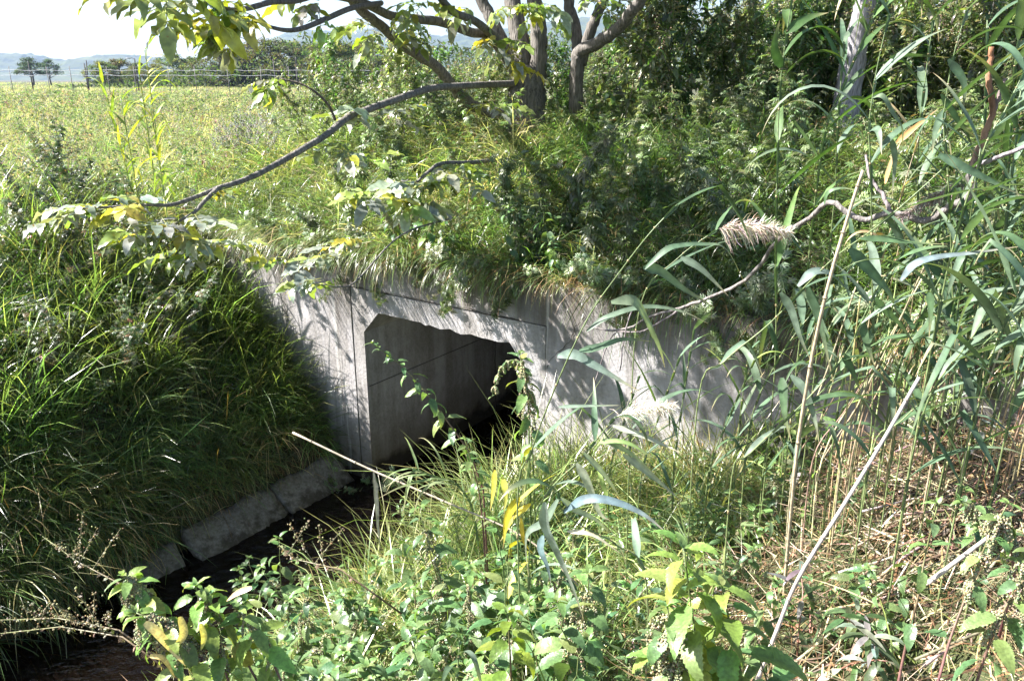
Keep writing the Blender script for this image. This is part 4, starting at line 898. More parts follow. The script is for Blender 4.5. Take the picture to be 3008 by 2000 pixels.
# compound leaves
WG, WY, WL = (.32, .35, .27), (.45, .42, .06), (.22, .29, .08)
leafm = MB(); rach = MB()
def pinnate(p, d, L=.3, nl=7, size=.11, cols=(WG, WL, WY), wts=(5, 3, 1), droop=.9):
    d = nz(d); m = 8; q = p.copy(); path = []
    for k in range(m): path.append(q.copy()); q = q + d * L / (m - 1); d = nz(d + np.array([0, 0, -1]) * droop / m)
    path = np.array(path); tube(rach, path, np.linspace(.0025, .0012, m), 4, (.22, .22, .08), cap=False)
    T = nz(np.gradient(path, axis=0)); P = []; Dd = []; S = []
    prs = (nl - 1) // 2
    for k in range(prs):
        u = .3 + .6 * k / max(1, prs - 1); c = along(path, np.array([u]))[0]; tv = along(T, np.array([u]))[0]; sd = nz(np.cross(tv, [0, 0, 1.]) + rng.normal(0, .15, 3))
        for s_ in (-1, 1): P.append(c); Dd.append(nz(tv * .45 + sd * s_ + [0, 0, -.25 * droop])); S.append(size * rng.uniform(.75, 1.1) * (.7 + .4 * u))
    P.append(path[-1]); Dd.append(T[-1]); S.append(size * 1.15); n_ = len(P)
    base_ = pick(cols, 1, wts, .15, .06)[0]; C = base_ * np.exp(rng.normal(0, .15, (n_, 1)))
    yel = rng.random(n_) < .06; C[yel] = jit(WY, yel.sum(), .2)
    put_leaves(leafm, L_WALN, np.array(P), np.array(Dd), np.tile([[0, 0, 1.]], (n_, 1)) + rng.normal(0, .35, (n_, 3)), np.array(S) * 1.15, C)
def cluster(px, py, Y, n, az=None, spread=1.2, L=.24, size=.1, wts=(5, 3, 1), el=(-.5, .5), nl=7, droop=.9):
    p = at(px, py, Y)
    for k in range(n + 1):
        a = rng.uniform(0, 6.3) if az is None else az + rng.normal(0, spread)
        if py > 300: droop = .35; el = (-.25, .3)
        pinnate(p + rng.normal(0, .015, 3), dirs(np.array([a]), np.array([rng.uniform(*el)]))[0], L * rng.uniform(.7, 1.15), nl, size * rng.uniform(.8, 1.1), wts=(wts[0] + 1, wts[1], wts[2] * .8), droop=droop)
LEFT = math.pi
for c in [(480, -5, 3.7, 3, None, 1, .2, .13, (1, 4, 2)), (560, 0, 3.75, 3, None, 1, .22, .13, (1, 4, 3)), (620, 20, 3.9, 2, None, 1, .18, .10, (2, 4, 2)), (750, 65, 4.05, 4, LEFT, .7, .22, .11, (4, 3, 2)), (690, 90, 4.05, 3, LEFT + .6, .9, .16, .11, (4, 2, 2)),
          (735, 75, 4.05, 3, -1.6, .8, .2, .12, (3, 3, 2)), (240, 612, 3.85, 3, LEFT, .8, .16, .10, (5, 2, 3)), (320, 610, 3.9, 3, None, 1, .18, .11, (6, 2, 1)), (400, 604, 3.95, 3, -2, 1, .16, .10, (5, 2, 3)), (470, 655, 3.95, 4, -2, 1, .2, .11, (5, 3, 2)),
          (480, 690, 3.95, 4, -1.6, 1, .22, .11, (6, 3, 1)), (560, 640, 4.05, 3, -1.2, .8, .22, .10, (5, 3, 2)), (640, 720, 4.2, 3, -1, 1, .2, .10, (5, 3, 2)), (560, 720, 4.1, 3, -2, 1, .2, .10, (5, 3, 2)),
          (950, 832, 4.45, 3, LEFT, .5, .2, .11, (6, 3, 1)), (1000, 745, 4.7, 3, LEFT, .6, .22, .11, (6, 2, 1)), (1080, 705, 4.9, 3, LEFT, .8, .2, .1, (5, 3, 1)), (860, 760, 4.4, 2, LEFT + .4, .6, .2, .1, (5, 3, 1)),
          (1225, 535, 5.9, 4, -2.2, 1, .26, .15, (6, 2, 2)), (1290, 490, 6.1, 3, -.8, .7, .26, .15, (7, 2, 1)), (1110, 575, 5.5, 4, -1.8, 1, .24, .15, (5, 2, 5)), (1200, 600, 5.6, 3, -.4, .8, .24, .15, (7, 2, 1)), (1350, 515, 6.2, 2, 0, .6, .2, .14, (8, 2, 1)),
          (1060, 335, 5.9, 3, -1.8, 1, .24, .13, (4, 4, 2)), (1130, 330, 6.2, 2, -1, 1, .24, .13, (4, 4, 1)), (1010, 440, 5.3, 3, -1.6, 1, .2, .12, (3, 4, 2)), (1050, 460, 5.4, 2, -1, 1, .2, .12, (3, 3, 2)),
          (1490, 130, 8.2, 2, None, 1, .3, .15, (2, 4, 8)), (1510, 200, 8.3, 1, -.5, 1, .3, .17, (4, 3, 8)), (1450, 130, 8.0, 3, None, 1, .3, .16, (3, 4, 3)), (1420, 320, 8, 3, -1, 1, .3, .16, (3, 5, 1)), (1500, 20, 8.2, 4, None, 1, .3, .16, (3, 4, 3)), (1590, 10, 8.4, 4, None, 1, .3, .16, (3, 5, 1)),
          (1760, 5, 8.5, 3, None, 1, .25, .14, (2, 5, 1)), (1220, 70, 7.2, 3, -1.2, .8, .25, .14, (3, 4, 1)), (1190, 110, 7.2, 3, -1.2, .8, .25, .13, (3, 4, 1)), (1080, 60, 6.8, 3, -1.4, .8, .25, .13, (3, 5, 1)), (940, 15, 5.2, 3, -1.6, .8, .22, .12, (2, 5, 2)), (1110, 100, 7, 2, -1.6, .8, .22, .13, (3, 4, 1)),
          (825, 232, 5.3, 3, LEFT, .5, .18, .10, (4, 3, 2)), (1230, 20, 7, 3, None, 1, .25, .14, (3, 5, 1)), (1380, 30, 7.8, 3, None, 1, .25, .15, (3, 5, 1)), (1260, 560, 5.6, 3, LEFT, 1, .24, .13, (6, 3, 1)), (600, 560, 4.2, 2, 2, .8, .14, .08, (5, 3, 3))]:
    cluster(*c)
# crown above the picture: branches and compound leaves round the stems
bm = MB()
for L_ in limbs[:9]:
    for k in range(9):
        p0 = L_[-1 - rng.integers(0, 8)] if k < 5 else L_[-1]; p0 = p0 + 0; a = rng.uniform(0, 6.3); e_ = rng.uniform(.1, 1.2); l_ = rng.uniform(1.0, 2.7); d = dirs(np.array([a]), np.array([e_]))[0]
        u = np.linspace(0, 1, 8)[:, None]; q = p0 + d * l_ * u + np.array([0, 0, .35]) * l_ * u * (1 - u) + rng.normal(0, .03, (8, 3)) * u
        q[:, 2] = np.maximum(q[:, 2], 4.2)
        tube(bm, q, np.linspace(.03, .006, 8), 6, BK, cap=False)
        for j in range(3):
            p = along(q, np.array([rng.uniform(.2, 1)]))[0] + rng.normal(0, .08, 3)
            px, py, f = project(p)
            if -60 < px < 3060 and py > -150 and f > 0 and p[1] < 12: continue
            pinnate(p, dirs(rng.uniform(0, 6.3, 1), rng.uniform(-.2, .8, 1))[0], .34, 7, .15, wts=(3, 4, 1), droop=.7)
# long limb reaching out over the stream above the picture, shading the right half of the wall
for (e0, e1) in (((-1.7, 5.2, 4.75), (-2.9, 3.9, 4.9)), ((-1.2, 5.6, 4.9), (-1.6, 4.3, 5.3)), ((-1.9, 5.6, 5.1), (-2.6, 4.7, 5.5))):
    q = spline(np.array([limbs[6][-1], np.array(e0), np.array(e1)]), 8); tube(bm, q, np.linspace(.04, .012, len(q)), 7, BK, cap=False)
    for j in range(60):
        p = along(q, np.array([rng.uniform(.45, 1)]))[0] + rng.normal(0, .3, 3) * [1, 1, .6]; p[2] = max(p[2], 4.55)
        pinnate(p, dirs(rng.uniform(0, 6.3, 1), rng.uniform(-.1, .6, 1))[0], .32, 7, .13, wts=(3, 4, 1), droop=.5)
part("upper_branches", bm, M_BARK, tree); part("leaf_stalks", rach, M_STEM, tree); part("foliage", leafm, M_WALNUT, tree)

# second tree to the right: one pale leaning trunk, crown above the picture
b2 = at(2475, 400, 8.4); b2[2] = float(zxy(b2[0], b2[1])) - .05; t2 = thing("pale_tree", "single pale grey leaning trunk behind the reeds on the right of the mound", "tree", b2)
m_ = MB(); pth = spline(np.array([b2 - [0, 0, .2], at(2478, 400, 8.4), at(2492, 270, 8.4), at(2515, 130, 8.4), at(2548, 0, 8.4), at(2590, -150, 8.4), at(2620, -350, 8.4), at(2660, -620, 8.5)]), 6)
tube(m_, pth, np.linspace(.15, .07, len(pth)), 14, (.30, .28, .29), .05); part("trunk", m_, M_BARK, t2)
bm = MB(); leafm = MB(); rach = MB()
for k in range(42):
    p0 = pth[rng.integers(len(pth) * 5 // 8, len(pth))]; a = rng.uniform(0, 6.3); l_ = rng.uniform(1.0, 2.6); u = np.linspace(0, 1, 7)[:, None]; q = p0 + dirs(np.array([a]), np.array([rng.uniform(0, .9)])) * l_ * u + rng.normal(0, .03, (7, 3)) * u
    tube(bm, q, np.linspace(.025, .005, 7), 6, (.2, .18, .17), cap=False); m = 10; P = along(q, rng.uniform(.15, 1, m)) + rng.normal(0, .14, (m, 3)); px, py, f = project(P); P = P[~((py > -90) & (px < 2350))]; m = len(P)
    put_leaves(leafm, L_OVAL, P, dirs(rng.uniform(0, 6.3, m), rng.uniform(-.8, .4, m)), np.tile([[0, 0, 1.]], (m, 1)) + rng.normal(0, .4, (m, 3)), rng.uniform(.08, .13, m), pick([(.07, .12, .04), (.1, .14, .05)], m))
part("branches", bm, M_BARK, t2); part("foliage", leafm, M_WEED, t2)
# ------------------------------------------------------------------ repeated plants
def scatter(protos, spots, label, group, smin=.8, smax=1.2, tilt=.15, first=True):
    """spots: world points; each plant is a thing of its own"""
    for i, p in enumerate(spots):
        k = i % len(protos); o = protos[k]
        if first and i < len(protos):
            o.location = [float(a) for a in p]; o.rotation_euler = (rng.normal(0, tilt), rng.normal(0, tilt), rng.uniform(0, 6.3)); o["label"] = label; o["group"] = group; o.scale = (rng.uniform(smin, smax),) * 3
        else: dup(o, p, rng.uniform(0, 6.3), rng.uniform(smin, smax), (rng.normal(0, tilt), rng.normal(0, tilt)), label, group)
def stspots(n, s0, s1, t0, t1, mask=None):
    out = []
    while len(out) < n:
        s = rng.uniform(s0, s1); t = rng.uniform(t0, t1)
        if mask and not mask(s, t): continue
        p = S3(s, t, zst(s, t)) - [0, 0, .02]; px, py, f = project(p + [0, 0, .4])
        if p[1] > 5.6 and 2415 < px < 2545: continue
        if p[1] > 6.9 and 1455 < px < 1640: continue          # keep the foot of the walnut in view
        if -40 < px < 3050 and -40 < py < 2050: out.append(p)
    return out
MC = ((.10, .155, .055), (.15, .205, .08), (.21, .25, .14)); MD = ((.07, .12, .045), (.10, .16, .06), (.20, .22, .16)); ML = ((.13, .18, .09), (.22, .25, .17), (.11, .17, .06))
mugs = [mugwort("mugwort", "", h, n_, l_, sp, MC, 0, .15, b_, dr) for h, n_, l_, sp, b_, dr in ((.75, 44, .13, 0, .4, .8), (.6, 38, .14, 0, .8, 1.1), (.9, 52, .12, .5, .3, .7), (.55, 34, .12, .3, .6, .9), (.8, 46, .14, 0, 1.0, 1.2))]
scatter(mugs, stspots(95, -1.4, 6.2, .35, 4.2), "drooping mugwort with narrow lobed leaves on the mound under the walnut tree", "mugwort plants on the mound", .85, 1.4)
for p in stspots(95, -1.2, 5.0, .10, .36):
    dup(mugs[rng.integers(0, 5)], p, -.611 + rng.normal(0, .5), rng.uniform(.5, 1.05), (rng.uniform(.7, 2.1), rng.normal(0, .2)), "mugwort rooted along the rim of the head wall and hanging over it", "mugwort plants on the wall rim")
for p in stspots(24, -2.9, -1.3, -.6, .05):
    dup(mugs[rng.integers(0, 5)], p, -.9 + rng.normal(0, .6), rng.uniform(.7, 1.1), (rng.uniform(.4, 1.2), rng.normal(0, .3)), "leafy mugwort cascading over the left end of the head wall", "mugwort plants at the left end of the wall")
mugl = [mugwort("mugwort", "", h, n_, l_, sp, ML, 0, .15, b_, dr) for h, n_, l_, sp, b_, dr in ((.8, 40, .10, .4, .3, .3), (1.0, 46, .10, .7, .2, .4), (.7, 36, .10, 0, .5, .6))]
scatter(mugl, stspots(60, -3.3, .2, 2.0, 6), "silvery leaved mugwort between the sunny tussocks left of the walnut trunk", "silvery mugwort on the sunny side", .9, 1.35)
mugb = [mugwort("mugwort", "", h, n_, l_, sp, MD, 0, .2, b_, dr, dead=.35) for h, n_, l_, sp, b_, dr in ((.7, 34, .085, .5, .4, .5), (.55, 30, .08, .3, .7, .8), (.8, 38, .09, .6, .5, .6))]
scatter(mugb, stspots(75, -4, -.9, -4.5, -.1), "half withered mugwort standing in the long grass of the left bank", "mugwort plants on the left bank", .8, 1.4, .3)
tws = [tall_weed("tall_weed", "", h, l_, n_, lean=.05) for h, l_, n_ in ((1.6, .085, 240), (1.4, .10, 210), (1.75, .085, 250))] + [tall_weed("tall_weed", "", 1.5, .10, 260, top=None, cols=((.08, .15, .05), (.12, .2, .06)))]
sp = []
while len(sp) < 175:
    Y = rng.uniform(8.3, 12.5); X = Y * rng.uniform(.13, .66)
    if rng.random() < .55: X = Y * rng.uniform(.3, .66)
    if Y < 8.8 and .36 < X / Y < .43: continue
    sp.append(np.array([X, Y, float(zxy(X, Y)) - .02]))
scatter(tws, sp, "tall bushy weed with pale seed tops in the thicket behind the reeds", "tall weeds in the right thicket", .85, 1.28, .08)
sp = []
while len(sp) < 60:
    Y = rng.uniform(8.8, 12); X = Y * rng.uniform(-.26, .12); sp.append(np.array([X, Y, float(zxy(X, Y)) - .02]))
scatter(tws, sp, "waist high weed with whitish leaves behind the walnut stems", "weeds behind the walnut tree", .5, .85, .1, False)
# dark mugwort clump at the left edge, and tall yellow reeds in the field
dk = None
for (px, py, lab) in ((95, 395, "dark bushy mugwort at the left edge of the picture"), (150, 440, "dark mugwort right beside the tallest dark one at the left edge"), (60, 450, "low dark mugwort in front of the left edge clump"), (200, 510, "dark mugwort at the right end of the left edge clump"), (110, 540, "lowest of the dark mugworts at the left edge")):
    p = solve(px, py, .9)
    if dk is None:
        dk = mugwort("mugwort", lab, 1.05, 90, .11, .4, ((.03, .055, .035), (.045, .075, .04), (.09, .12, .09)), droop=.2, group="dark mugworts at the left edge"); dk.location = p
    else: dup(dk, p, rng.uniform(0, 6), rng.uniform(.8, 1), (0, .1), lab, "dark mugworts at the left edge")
for k, (px, y0, y1, Y, lab) in enumerate([(425, 110 + 30, 330, 7.6, "bright yellow green reed standing tallest in the field"), (405, 190, 320, 7.8, "shorter green reed left of the tallest field reed"), (300, 235, 330, 8.0, "leaning pale green reed left of the field reeds"), (440, 300, 390, 7.0, "yellow bladed reed at the foot of the field reeds"), (355, 290, 350, 7.4, "small reed with white bent leaves in the field")]):
    a = at(px + (60 if k == 2 else 10), y1, Y); a[2] = float(zxy(a[0], a[1])); b = at(px, y0, Y)
    reed(lab, np.array([a, a * .5 + b * .5 + [.02, 0, 0], b]), 16, leafL=.38, leafW=.03, cols=[(.28, .34, .05), (.38, .38, .06), (.2, .28, .06)], group="yellow green reeds in the field", stem=.005, az0=rng.uniform(0, 6))
sp = []
while len(sp) < 9:
    px = rng.uniform(640, 780); Yq = rng.uniform(9, 12); q = at(px, 250, Yq); sp.append(np.array([q[0], q[1], float(zxy(q[0], q[1]))]))
fl = [tall_weed("flowering_weed", "", .85, .04, 40, top=(.42, .41, .38))]
fl[0]["category"] = "wild flower"
scatter(fl, sp, "small weed topped with fluffy white flower heads at the near edge of the field", "white fluffy weeds in the field", .8, 1.1, .1)

# ------------------------------------------------------------------ near bank: nettles
net = [nettle("nettle", "", h, n_, l_, sd, pl, 0, .12, b_, purple=pu, yellow=ye * .4) for h, n_, l_, sd, pl, b_, pu, ye in ((.7, 9, .11, 0, .5, .25, False, .03), (.6, 8, .12, 0, .3, .5, True, .03), (.8, 11, .105, 2, .4, .3, True, .06), (.65, 9, .125, 0, .8, .3, False, 0), (.55, 8, .10, 1, .5, .6, False, .06))]
sp = []
for _ in range(80):
    px = rng.uniform(640, 1750); py = rng.uniform(1640, 2080) + max(0, (900 - px)) * .25
    if px < 1250 and py < 1640 + (1250 - px) * .15: py += 90
    sp.append(solve(px, py, .42))
scatter(net, sp, "toothed leaved stinging nettle in the dense stand at the bottom of the near bank", "nettles along the bottom of the near bank", .75, 1.15, .15)
sp = [solve(rng.uniform(1180, 1760), rng.uniform(1250, 1520), .5) for _ in range(34)] + [solve(rng.uniform(1500, 2300), rng.uniform(1330, 1640), .3) for _ in range(14)]
scatter(net, sp, "small pale nettle growing among the arching grass in front of the wall", "small nettles in front of the wall", .5, .85, .2, False)
scatter(net, [solve(rng.uniform(2100, 2950), rng.uniform(1500, 1980), .1) for _ in range(14)], "low nettle sprouting through the straw litter at the bottom right", "nettles in the straw litter", .35, .6, .2, False)
def npath(L): return spline(W_(L), 4)
def yellow_leaf(root, F, wpx, Yd):
    mb = MB(); P_ = spline(np.array([at(a_, b_, Yd) for a_, b_ in F]), 6); n_ = len(P_); v = np.linspace(0, 1, n_)
    ribbon(mb, P_, wpx / 2400 * Yd * np.clip((v + .05) ** .5 * (1 - v) ** .8 * 1.7, .03, 1), nz(EYE - P_.mean(0)) + [-.3, 0, .4], jit((.62, .50, .22), 1, .05)[0], .25); part("withered_leaf", mb, M_NETTLE, root)
def ground_first(P):
    P = np.asarray(P, float); g = float(zxy(P[0, 0], P[0, 1]))
    return P if P[0, 2] < g + .08 else np.concatenate([[[P[0, 0] + .03, P[0, 1] + .05, g]], P])
def hero_nettle(label, L, **kw):
    P = npath(L); P = ground_first(P); b = P[0].copy(); return nettle("nettle", label, pts=P - b, base=b, **kw)
hero_nettle("slender nettle shoot leaning left across the dark tunnel opening", [(1420, 1440, 3.0), (1378, 1330, 3.0), (1305, 1225, 3.0), (1250, 1150, 3.0), (1175, 1070, 3.0), (1092, 1008, 3.0)], nodes=20, leaf=.058, seeds=0, pale=.8, purple=True, sparse=.08)
hero_nettle("upright nettle with drooping seed strings before the right edge of the opening", [(1570, 1450, 2.9), (1562, 1300, 2.9), (1550, 1180, 2.9), (1535, 1095, 2.9), (1528, 1040, 2.9)], nodes=13, leaf=.07, seeds=2, pale=.9, purple=False, yellow=.12)
hero_nettle("nettle tip curling down with a grey seed tassel over the dark opening", [(1555, 1330, 2.95), (1550, 1150, 2.95), (1530, 1068, 2.95), (1492, 1062, 2.95), (1465, 1100, 2.95), (1445, 1165, 2.95)], nodes=9, leaf=.03, seeds=3, pale=.5, purple=False, top=False)
hero_nettle("nettle with a dark red stem rising through the grass before the tunnel", [(1420, 1560, 2.9), (1408, 1450, 2.9), (1385, 1360, 2.9), (1365, 1290, 2.9)], nodes=10, leaf=.055, pale=.9, sparse=.3)
LB = [(.20, .30, .07), (.15, .26, .07), (.26, .32, .08)]
for k, (L, lab, kw) in enumerate([
    ([(560, 2080, 1.9), (500, 1900, 1.95), (440, 1780, 2.0), (400, 1720, 2.0), (360, 1690, 2.0)], "leftmost nettle heavy with grey green seed strings over the stream", dict(cols=LB, seeds=5, nodes=13, leaf=.075, pale=1)),
    ([(620, 2080, 1.85), (560, 1900, 1.9), (480, 1830, 1.9), (400, 1800, 1.9)], "nettle with yellowed leaves and thick seed strings at the lower left", dict(cols=LB, seeds=5, nodes=12, leaf=.085, pale=.8, yellow=.15)),
    ([(700, 2100, 1.9), (640, 1900, 1.95), (590, 1780, 2.0), (575, 1720, 2.0)], "pale green nettle with broad leaves second from the left group", dict(cols=LB, seeds=1, nodes=10, leaf=.085, pale=1)),
    ([(800, 2080, 1.95), (700, 1900, 2.0), (640, 1800, 2.0), (610, 1750, 2.0)], "lime green nettle leaning left over the glinting water", dict(cols=LB, seeds=0, nodes=10, leaf=.085, pale=1)),
    ([(860, 2080, 1.95), (790, 1920, 2.0), (730, 1830, 2.0), (700, 1790, 2.0)], "fresh nettle leaning left between the left group and the big stand", dict(cols=LB, seeds=1, nodes=10, leaf=.08, pale=.7)),
    ([(2080, 2200, 1.45), (2060, 1980, 1.45), (2030, 1780, 1.45), (2010, 1610, 1.45)], "largest bright nettle at the bottom centre right", dict(seeds=0, nodes=15, leaf=.115, pale=1, purple=False, cols=LB)),
    ([(2210, 2200, 1.4), (2180, 2000, 1.42), (2150, 1860, 1.42), (2120, 1720, 1.42)], "bright broad leaved nettle just right of the largest one", dict(seeds=0, nodes=12, leaf=.115, pale=.8, purple=False, cols=LB)),
    ([(1960, 2200, 1.4), (1970, 2040, 1.4), (1980, 1900, 1.42), (1960, 1780, 1.42)], "bright nettle just left of the largest one with a seed column", dict(seeds=5, nodes=8, leaf=.085, pale=.8)),
    ([(2300, 2150, 1.5), (2260, 2020, 1.5), (2230, 1930, 1.5)], "low bright nettle at the bottom right of the largest one", dict(seeds=0, nodes=7, leaf=.085, pale=.6)),
    ([(2620, 2100, 1.75), (2660, 1900, 1.8), (2695, 1760, 1.8), (2720, 1620, 1.85), (2755, 1480, 1.85)], "purple stemmed nettle with sparse leaves and bare lower stem on the right", dict(seeds=0, nodes=9, leaf=.065, pale=.6, sparse=.8)),
    ([(2740, 2060, 1.7), (2790, 1880, 1.75), (2850, 1720, 1.8), (2900, 1590, 1.8), (2960, 1480, 1.8)], "leaning purple nettle carrying thick pale seed strings at the right", dict(seeds=5, nodes=9, leaf=.065, pale=.8, sparse=.6)),
    ([(2850, 2060, 1.7), (2910, 1880, 1.72), (2970, 1750, 1.75), (3030, 1620, 1.75)], "purple nettle nearest the right edge of the picture", dict(seeds=2, nodes=9, leaf=.075, pale=.8, sparse=.4)),
    ([(2980, 1700, 2.0), (2960, 1560, 2.0), (2900, 1500, 2.0), (2820, 1470, 2.0)], "nettle top with hanging seed strings at the right edge", dict(seeds=6, nodes=10, leaf=.06, pale=.8)),
    ([(1500, 2120, 1.75), (1500, 1960, 1.75), (1495, 1870, 1.75), (1490, 1800, 1.75)], "yellow green nettle tip in the middle of the bottom nettle stand", dict(seeds=0, nodes=8, leaf=.085, pale=2, cols=[(.2, .27, .04), (.15, .23, .04)]))]):
    h_ = hero_nettle(lab, L, **kw)
    if k == 0:
        for F_, w_ in (([(425, 1828), (455, 1850), (490, 1890), (545, 1955)], 42), ([(530, 1810), (540, 1860), (505, 1910)], 40), ([(440, 1925), (480, 1935), (515, 1990)], 26)): yellow_leaf(h_, F_, w_, 1.85)
    if k == 1:
        for F_, w_ in (([(740, 1725), (700, 1740), (665, 1765)], 30), ([(590, 1830), (600, 1870), (590, 1910)], 30)): yellow_leaf(h_, F_, w_, 1.9)
# lance leaved plants among the litter
def lance_plant(label, base, h, n, leaf, cols):
    root = thing("lance_leaved_weed", label, "weed", base, "lance leaved weeds in the litter"); mb = MB(); pts = stemline(h, rng.uniform(0, 6), .3, .8, 8); tube(mb, pts, np.linspace(.004, .0015, 8), 6, (.22, .1, .07)); part("stem", mb, M_STEM, root, False)
    mb = MB(); u = np.linspace(.2, 1, n); P = along(pts, u); a = np.arange(n) * 2.4; put_leaves(mb, L_LANCE, P, dirs(a, rng.uniform(-.5, .5, n)), np.tile([[0, 0, 1.]], (n, 1)), leaf * rng.uniform(.7, 1.2, n), pick(cols, n)); part("leaves", mb, M_WEED, root, False)
for k, (px, py, lab) in enumerate([(2190, 1370, "dark leaved weed with white upturned leaves below the wall"), (2330, 1400, "weed with white leaf undersides beside the upright tan cane"), (2480, 1820, "spreading lance leaved weed in the litter at the bottom right"), (2560, 1900, "pale lance leaved weed beside the bottom right purple stem"), (2350, 1880, "lance leaved weed between the big nettle and the pale cane"),
                                   (2900, 1350, "weed with white leaves in the fallen reeds at the right"), (2750, 1300, "silvery leaved weed behind the fallen reed stalks"), (2420, 1960, "broad lance leaved weed at the bottom edge"), (2640, 1960, "weed with large pale leaves at the bottom right edge"), (2120, 1440, "green lance leaved weed right of the arching grass")]):
    lance_plant(lab, solve(px, py, .1), .35, 14, .12, [(.10, .15, .07), (.07, .12, .05), (.30, .32, .28)] if k not in (0, 1, 5) else [(.06, .10, .05), (.45, .46, .44)])

# ------------------------------------------------------------------ reeds, canes, bare branch
def RP(L): return ground_first(W_(L))
reed("tall reed with broad blue green leaves bending over the wall right of the opening", RP([(1520, 1480, 2.45), (1560, 1330, 2.4), (1600, 1215, 2.35), (1665, 1060, 2.3), (1735, 920, 2.3), (1820, 800, 2.25), (1905, 690, 2.2), (1990, 600, 2.2)]), 2, leafL=.44, leafW=.039, az0=0, fixed=[([(1889, 786), (1936, 795), (2010, 850), (2095, 900)], 36, 2.25), ([(1795, 888), (1859, 884), (1893, 931), (1936, 1020), (1953, 1080)], 38, 2.25, (.15, .19, .12)), ([(1723, 973), (1787, 931), (1893, 901), (2000, 914), (2080, 950)], 24, 2.3), ([(1702, 1031), (1757, 1020), (1829, 997), (1915, 1003)], 30, 2.3), ([(1638, 1046), (1689, 1041), (1744, 1071), (1808, 1109), (1880, 1150)], 36, 2.35, (.13, .18, .15)), ([(1893, 790), (1957, 735), (2000, 722), (2068, 718), (2135, 735), (2205, 870)], 26, 2.25), ([(1640, 1195), (1720, 1192), (1830, 1190)], 14, 2.35)])
reed("reed leaning right behind the upright tan cane", RP([(2150, 1400, 2.7), (2204, 1331, 2.65), (2374, 1169, 2.6), (2484, 1037, 2.6), (2531, 943, 2.55), (2582, 837, 2.55), (2646, 752, 2.5)]), 6, leafL=.44, leafW=.037, az0=-.4, fixed=[([(2531, 943), (2544, 999), (2569, 1075)], 30, 2.6), ([(2476, 1037), (2501, 1084), (2530, 1155)], 28, 2.6), ([(2565, 871), (2603, 914), (2646, 956), (2705, 1038)], 27, 2.55), ([(2323, 1101), (2361, 1143), (2391, 1220), (2406, 1300)], 30, 2.65)])
reed("long reed crossing the tan cane with several hanging leaves", RP([(2050, 1180, 2.8), (2127, 1063, 2.75), (2263, 948, 2.7), (2433, 773, 2.6), (2574, 667, 2.5), (2700, 560, 2.45), (2850, 420, 2.4)]), 4, leafL=.44, leafW=.039, az0=-.5, fixed=[([(2293, 858), (2323, 905), (2348, 982), (2380, 1056)], 32, 2.65, (.15, .2, .15)), ([(2374, 837), (2399, 905), (2416, 973), (2448, 1125)], 44, 2.65), ([(2344, 841), (2391, 799), (2442, 807), (2497, 858), (2572, 905)], 34, 2.6, (.13, .17, .15)), ([(2493, 731), (2527, 765), (2574, 816), (2616, 871), (2640, 940)], 44, 2.55), ([(2527, 701), (2603, 705), (2688, 714), (2785, 718)], 30, 2.5), ([(2297, 1109), (2301, 1156), (2306, 1220), (2325, 1300)], 34, 2.75)])
reed("low reed leaning towards the right edge below the hanging leaves", RP([(2560, 1330, 2.5), (2646, 1237, 2.45), (2812, 1084, 2.4), (3008, 897, 2.3)]), 5, leafL=.4, leafW=.036, az0=-.2, fixed=[([(2808, 1080), (2880, 1063), (2990, 1063)], 26, 2.4), ([(2846, 884), (2923, 854), (3010, 837)], 38, 2.35), ([(2731, 858), (2735, 905), (2729, 992)], 27, 2.4)])
reed("upright reed with curled leaf tips before the pale trunk", RP([(2560, 1250, 2.9), (2562, 800, 2.85), (2557, 502, 2.8), (2552, 383, 2.8), (2561, 298, 2.8), (2578, 191, 2.8), (2612, 42, 2.8)]), 5, leafL=.44, leafW=.037, az0=-.2, fixed=[([(2561, 289), (2591, 285), (2621, 332), (2650, 383), (2646, 455)], 30, 2.8, (.16, .21, .13)), ([(2612, 170), (2672, 162), (2788, 170)], 16, 2.8), ([(2620, 408), (2629, 468), (2620, 580)], 22, 2.8, (.15, .2, .15)), ([(2557, 383), (2580, 385), (2590, 455)], 28, 2.8)])
reed("upright reed with long drooping leaves right of the pale trunk", RP([(2800, 1200, 2.8), (2795, 760, 2.75), (2786, 536, 2.7), (2774, 404, 2.7), (2774, 323, 2.7), (2800, 170, 2.7), (2840, 30, 2.7)]), 6, leafL=.46, leafW=.039, az0=-.6, fixed=[([(2765, 276), (2795, 323), (2825, 370), (2865, 402)], 22, 2.7), ([(2774, 323), (2750, 380), (2738, 450)], 26, 2.7), ([(2785, 175), (2830, 240), (2830, 330)], 26, 2.7)])
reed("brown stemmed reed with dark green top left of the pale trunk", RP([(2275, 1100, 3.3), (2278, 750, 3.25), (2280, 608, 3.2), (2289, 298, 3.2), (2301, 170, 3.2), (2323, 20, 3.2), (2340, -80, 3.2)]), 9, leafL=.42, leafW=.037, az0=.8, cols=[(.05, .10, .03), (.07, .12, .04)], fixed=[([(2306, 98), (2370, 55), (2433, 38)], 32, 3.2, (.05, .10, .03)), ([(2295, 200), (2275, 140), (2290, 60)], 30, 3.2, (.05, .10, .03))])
reed("dark reed whose leaves cross the pale trunk", RP([(2360, 900, 3.3), (2416, 425, 3.2), (2476, 255, 3.2), (2560, 60, 3.2), (2600, -60, 3.2)]), 13, leafL=.44, leafW=.037, az0=.2, cols=[(.05, .10, .03), (.07, .12, .04)])
